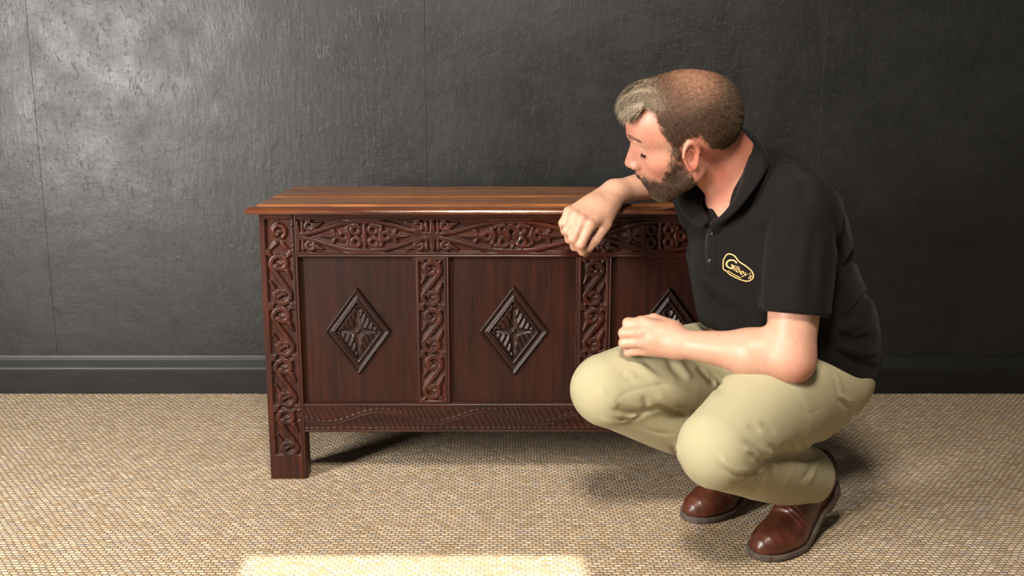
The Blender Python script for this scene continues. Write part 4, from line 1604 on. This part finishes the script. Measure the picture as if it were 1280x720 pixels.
TROUSER_FOLDS = fold_field(trouser_base, [
    # left knee pit: the thigh gathered over the calf
    (Z((795, 535), (830, 500), (880, 482), (950, 480), (1000, 482), (1048, 466)), 0.0075, 0.030),
    (Z((800, 530), (780, 545), (740, 575), (690, 590)), 0.005, 0.009),
    (Z((800, 545), (780, 590), (735, 610)), 0.005, 0.008),
    (Z((630, 490), (660, 530), (710, 552), (770, 552), (800, 535)), 0.005, 0.006),
    (Z((640, 480), (670, 515), (715, 538), (770, 540)), 0.006, -0.006),
    (Z((720, 565), (760, 562), (790, 550)), 0.005, -0.006),
    (Z((700, 610), (750, 600), (790, 570)), 0.006, -0.006),
    (Z((805, 520), (785, 490), (745, 465)), 0.005, 0.006),
    (Z((815, 508), (800, 475), (770, 440), (735, 420)), 0.005, 0.005),
    (Z((800, 500), (775, 475), (740, 445)), 0.005, -0.005),
    (Z((845, 490), (835, 470), (800, 440)), 0.006, -0.005),
    (Z((870, 478), (855, 455), (825, 435)), 0.005, 0.004),
    (Z((905, 478), (895, 450), (890, 430)), 0.005, 0.005),
    (Z((950, 478), (945, 450), (930, 425)), 0.005, 0.005),
    (Z((985, 475), (985, 445), (975, 420)), 0.005, 0.005),
    (Z((1015, 470), (1020, 440), (1015, 420)), 0.005, 0.005),
    (Z((925, 470), (920, 450)), 0.006, -0.004),
    (Z((968, 470), (965, 445)), 0.006, -0.004),
    (Z((945, 480), (950, 500), (948, 520)), 0.0045, 0.007),
    (Z((1000, 490), (995, 540), (960, 580)), 0.006, 0.003),
    (Z((1030, 480), (1015, 540), (990, 590)), 0.007, -0.004),
    (Z((820, 540), (800, 600), (770, 640)), 0.007, 0.003),
    (Z((800, 385), (775, 370), (750, 360)), 0.005, 0.003),
    (Z((860, 385), (830, 365), (800, 350)), 0.005, 0.003),
    # edge of the left knee
    (Z((450, 440), (462, 470), (458, 500)), 0.005, 0.005),
    (Z((462, 430), (476, 465), (470, 510)), 0.006, -0.004),
    # hip and seat
    (Z((1010, 125), (1070, 140), (1105, 185), (1118, 240)), 0.005, 0.006),
    (Z((1040, 120), (1090, 150), (1130, 215)), 0.006, -0.006),
    (Z((1115, 248), (1140, 272), (1172, 285)), 0.0045, 0.010),
    (Z((1118, 238), (1145, 258), (1175, 268)), 0.0045, -0.005),
    (Z((1165, 300), (1175, 340), (1150, 380)), 0.007, 0.006),
    (Z((1225, 300), (1215, 335), (1195, 360)), 0.006, 0.005),
    (Z((1195, 372), (1160, 376), (1125, 368)), 0.0055, 0.007),
    (Z((1170, 395), (1130, 402), (1095, 392)), 0.0055, 0.007),
    (Z((1190, 384), (1150, 388), (1110, 380)), 0.005, -0.005),
    (Z((1130, 420), (1100, 425), (1065, 410)), 0.0055, 0.007),
    (Z((1080, 395), (1055, 430), (1045, 460)), 0.006, -0.004),
    (Z((965, 265), (993, 312), (1050, 290)), 0.003, 0.002),
    # right knee pit
    (Z((215, 290), (270, 312), (335, 306), (400, 288), (460, 298), (515, 325)), 0.006, 0.018),
    (Z((240, 330), (290, 335), (340, 312)), 0.005, 0.007),
    (Z((220, 265), (265, 292), (330, 305)), 0.005, 0.006),
    (Z((230, 308), (280, 325), (330, 312)), 0.005, -0.005),
    (Z((150, 205), (190, 255), (260, 300)), 0.008, -0.004),
    (Z((160, 330), (230, 345), (310, 330)), 0.006, -0.005),
    (Z((340, 300), (345, 270), (330, 245)), 0.006, 0.005),
    (Z((385, 230), (430, 265), (490, 310)), 0.007, -0.005),
    (Z((310, 350), (380, 385), (450, 392)), 0.0035, 0.003),
    (Z((220, 262), (270, 225), (340, 208), (450, 190), (612, 186)), 0.0028, 0.0028),
    (Z((240, 150), (270, 165), (300, 185)), 0.005, 0.003),
    (Z((260, 145), (285, 155), (305, 165)), 0.005, -0.003),
    # lap
    (Z((550, 125), (600, 170), (645, 228)), 0.0055, 0.012),
    (Z((590, 135), (635, 180), (658, 222)), 0.005, 0.008),
    (Z((575, 130), (618, 175), (650, 222)), 0.0045, -0.005),
    (Z((430, 88), (460, 140), (500, 172)), 0.006, 0.006),
    (Z((470, 95), (500, 140), (530, 170)), 0.007, -0.006),
    (Z((330, 95), (400, 150), (450, 180)), 0.006, 0.004),
    (Z((290, 100), (350, 150), (400, 190)), 0.007, -0.003),
])


def trouser_sdf(P):
    d = trouser_base(P) + TROUSER_FOLDS(P)
    d = d + 0.0016 * vnoise(P, 34, 6)
    # hems
    for kn, an, rin in ((KN_L, AN_L, 0.057), (KN_R, AN_R, 0.052)):
        ax = (an - kn) / np.linalg.norm(an - kn)
        a = (P - an) @ ax
        near = cone(P, kn * 0.3 + an * 0.7, an + ax * 0.1, 0.09, 0.09)
        d = np.where(near < 0.015, smax(d, a - 0.022, 0.003), d)
        d = smax(d, -cone(P, an - ax * 0.03, an + ax * 0.12, rin, rin), 0.004)
    top = 0.435 - P[:, 2]
    return smax(d, -top, 0.01)


tv, tq = surface(trouser_sdf, (0.08, 1.66, 0.0), (0.86, 2.36, 0.50), 0.0034)
trousers = link_mesh('trousers', tv, tq, M_TROUSER, person)


# ------------------------------------------------------------------ boots
def boot(toe, ball, heel, leg, name):
    """leather boot bent at the ball: toe on the ground, heel lifted; built along its own foot line"""
    toe, ball, heel, leg = [np.asarray(v, float) for v in (toe, ball, heel, leg)]
    L1 = np.linalg.norm(ball - toe)
    L2 = np.linalg.norm(heel - ball)
    d1, d2 = (ball - toe) / L1, (heel - ball) / L2
    side = np.cross(d1, (0, 0, 1))
    side /= np.linalg.norm(side)
    N, Mr = 64, 40
    total = L1 + L2
    sole_rows, up_rows = [], []
    blend = 0.045
    pos = toe.copy()
    prev = 0.0
    for i in range(N):
        u = i / (N - 1)
        s = total * (0.5 - 0.5 * math.cos(math.pi * u))
        # bend the centre line smoothly round the ball
        steps = 6
        for k in range(steps):
            sm = prev + (s - prev) * (k + 0.5) / steps
            w = float(sstep(L1 - blend, L1 + blend, np.array(sm)))
            dr = d1 * (1 - w) + d2 * w
            dr /= np.linalg.norm(dr)
            pos = pos + dr * (s - prev) / steps
        prev = s
        w = float(sstep(L1 - blend, L1 + blend, np.array(s)))
        dr = d1 * (1 - w) + d2 * w
        dr /= np.linalg.norm(dr)
        nz = np.cross(side, dr)
        nz /= np.linalg.norm(nz)
        if nz[2] < 0:
            nz = -nz
        x = s / total
        hw = np.interp(x, [0, 0.02, 0.06, 0.12, 0.22, 0.34, 0.5, 0.66, 0.80, 0.90, 0.96, 1.0],
                       [0.004, 0.020, 0.033, 0.042, 0.049, 0.051, 0.043, 0.037, 0.037, 0.034, 0.024, 0.004])
        ht = np.interp(x, [0, 0.02, 0.06, 0.12, 0.22, 0.34, 0.46, 0.6, 0.72, 0.85, 0.95, 1.0],
                       [0.012, 0.026, 0.038, 0.046, 0.052, 0.060, 0.078, 0.105, 0.135, 0.150, 0.150, 0.140])
        th = 0.012 + 0.010 * float(sstep(0.70, 0.74, np.array(x)))
        row = []
        for a, b in ((-1, 0), (-1.0, 0.15), (-1.02, 0.85), (-0.97, 1), (0, 1), (0.97, 1), (1.02, 0.85), (1.0, 0.15), (1, 0), (0, 0)):
            off = 0.0045
            zz = th * b if x < 0.70 else 0.012 * (b if b > 0 else 0) - (th - 0.012) * (1 - b)
            row.append(pos + side * a * (hw + off) + nz * zz + dr * (-off * (x < 0.03) + off * (x > 0.97)))
        sole_rows.append(row)
        row = []
        for k in range(Mr):
            a = 2 * math.pi * k / Mr
            ca, sa = math.cos(a), math.sin(a)
            lift = ht * max(sa, 0) ** 0.85
            pw = abs(ca) ** 0.75 * (1 if ca > 0 else -1)
            taper = 1 - 0.22 * max(sa, 0) ** 2 * (x > 0.02)
            pt = pos + side * pw * hw * taper + nz * (0.011 + lift)
            if sa > 0:
                wr = 0.0055 * math.sin((x - 0.36) * 95 + 2.2 * ca) * math.exp(-((x - 0.42) / 0.085) ** 2) * sa
                wr += 0.002 * math.sin(x * 60 + 5 * ca) * math.exp(-((x - 0.7) / 0.12) ** 2)
                pt = pt + nz * wr
                # counter and shaft lean towards the leg
                pt = pt + dr * (-0.035 * sa * float(sstep(0.80, 1.0, np.array(x))))
            row.append(pt)
        up_rows.append(row)

    def tube(rows):
        rows = np.array(rows)
        n, m = rows.shape[:2]
        idx = np.arange(n * m).reshape(n, m)
        q = np.stack([idx[:-1], np.roll(idx[:-1], -1, 1), np.roll(idx[1:], -1, 1), idx[1:]], -1).reshape(-1, 4)
        return rows.reshape(-1, 3), [tuple(map(int, r_)) for r_ in q] + [tuple(map(int, idx[0][::-1])), tuple(map(int, idx[-1]))]
    v, f = tube(up_rows)
    root = link_mesh(name, v, f, M_LEATHER, person)
    v, f = tube(sole_rows)
    link_mesh('sole', v, f, M_SOLE, root)
    # shaft rising into the trouser leg
    top = leg
    base = heel + (ball - heel) * 0.24 + np.array((0, 0, 0.05))
    rows = []
    for t in np.linspace(0, 1, 10):
        c = base * (1 - t) + top * t
        fx = d2 / np.linalg.norm(d2)
        r_ = 0.046 - 0.006 * t
        rows.append([c + side * 0.85 * r_ * math.cos(a) + np.cross(side, (top - base) / np.linalg.norm(top - base)) * 1.1 * r_ * math.sin(a) for a in np.linspace(0, 2 * math.pi, 29)[:-1]])
    v, f = tube(rows)
    link_mesh('boot_shaft', v, f, M_LEATHER, root)
    return root


boot((0.505, 1.905, 0.0025), (0.592, 1.990, 0.0025), (0.705, 2.090, 0.105), AN_L, 'boot')
boot((0.395, 2.090, 0.0025), (0.480, 2.165, 0.0025), (0.600, 2.262, 0.085), AN_R, 'boot')
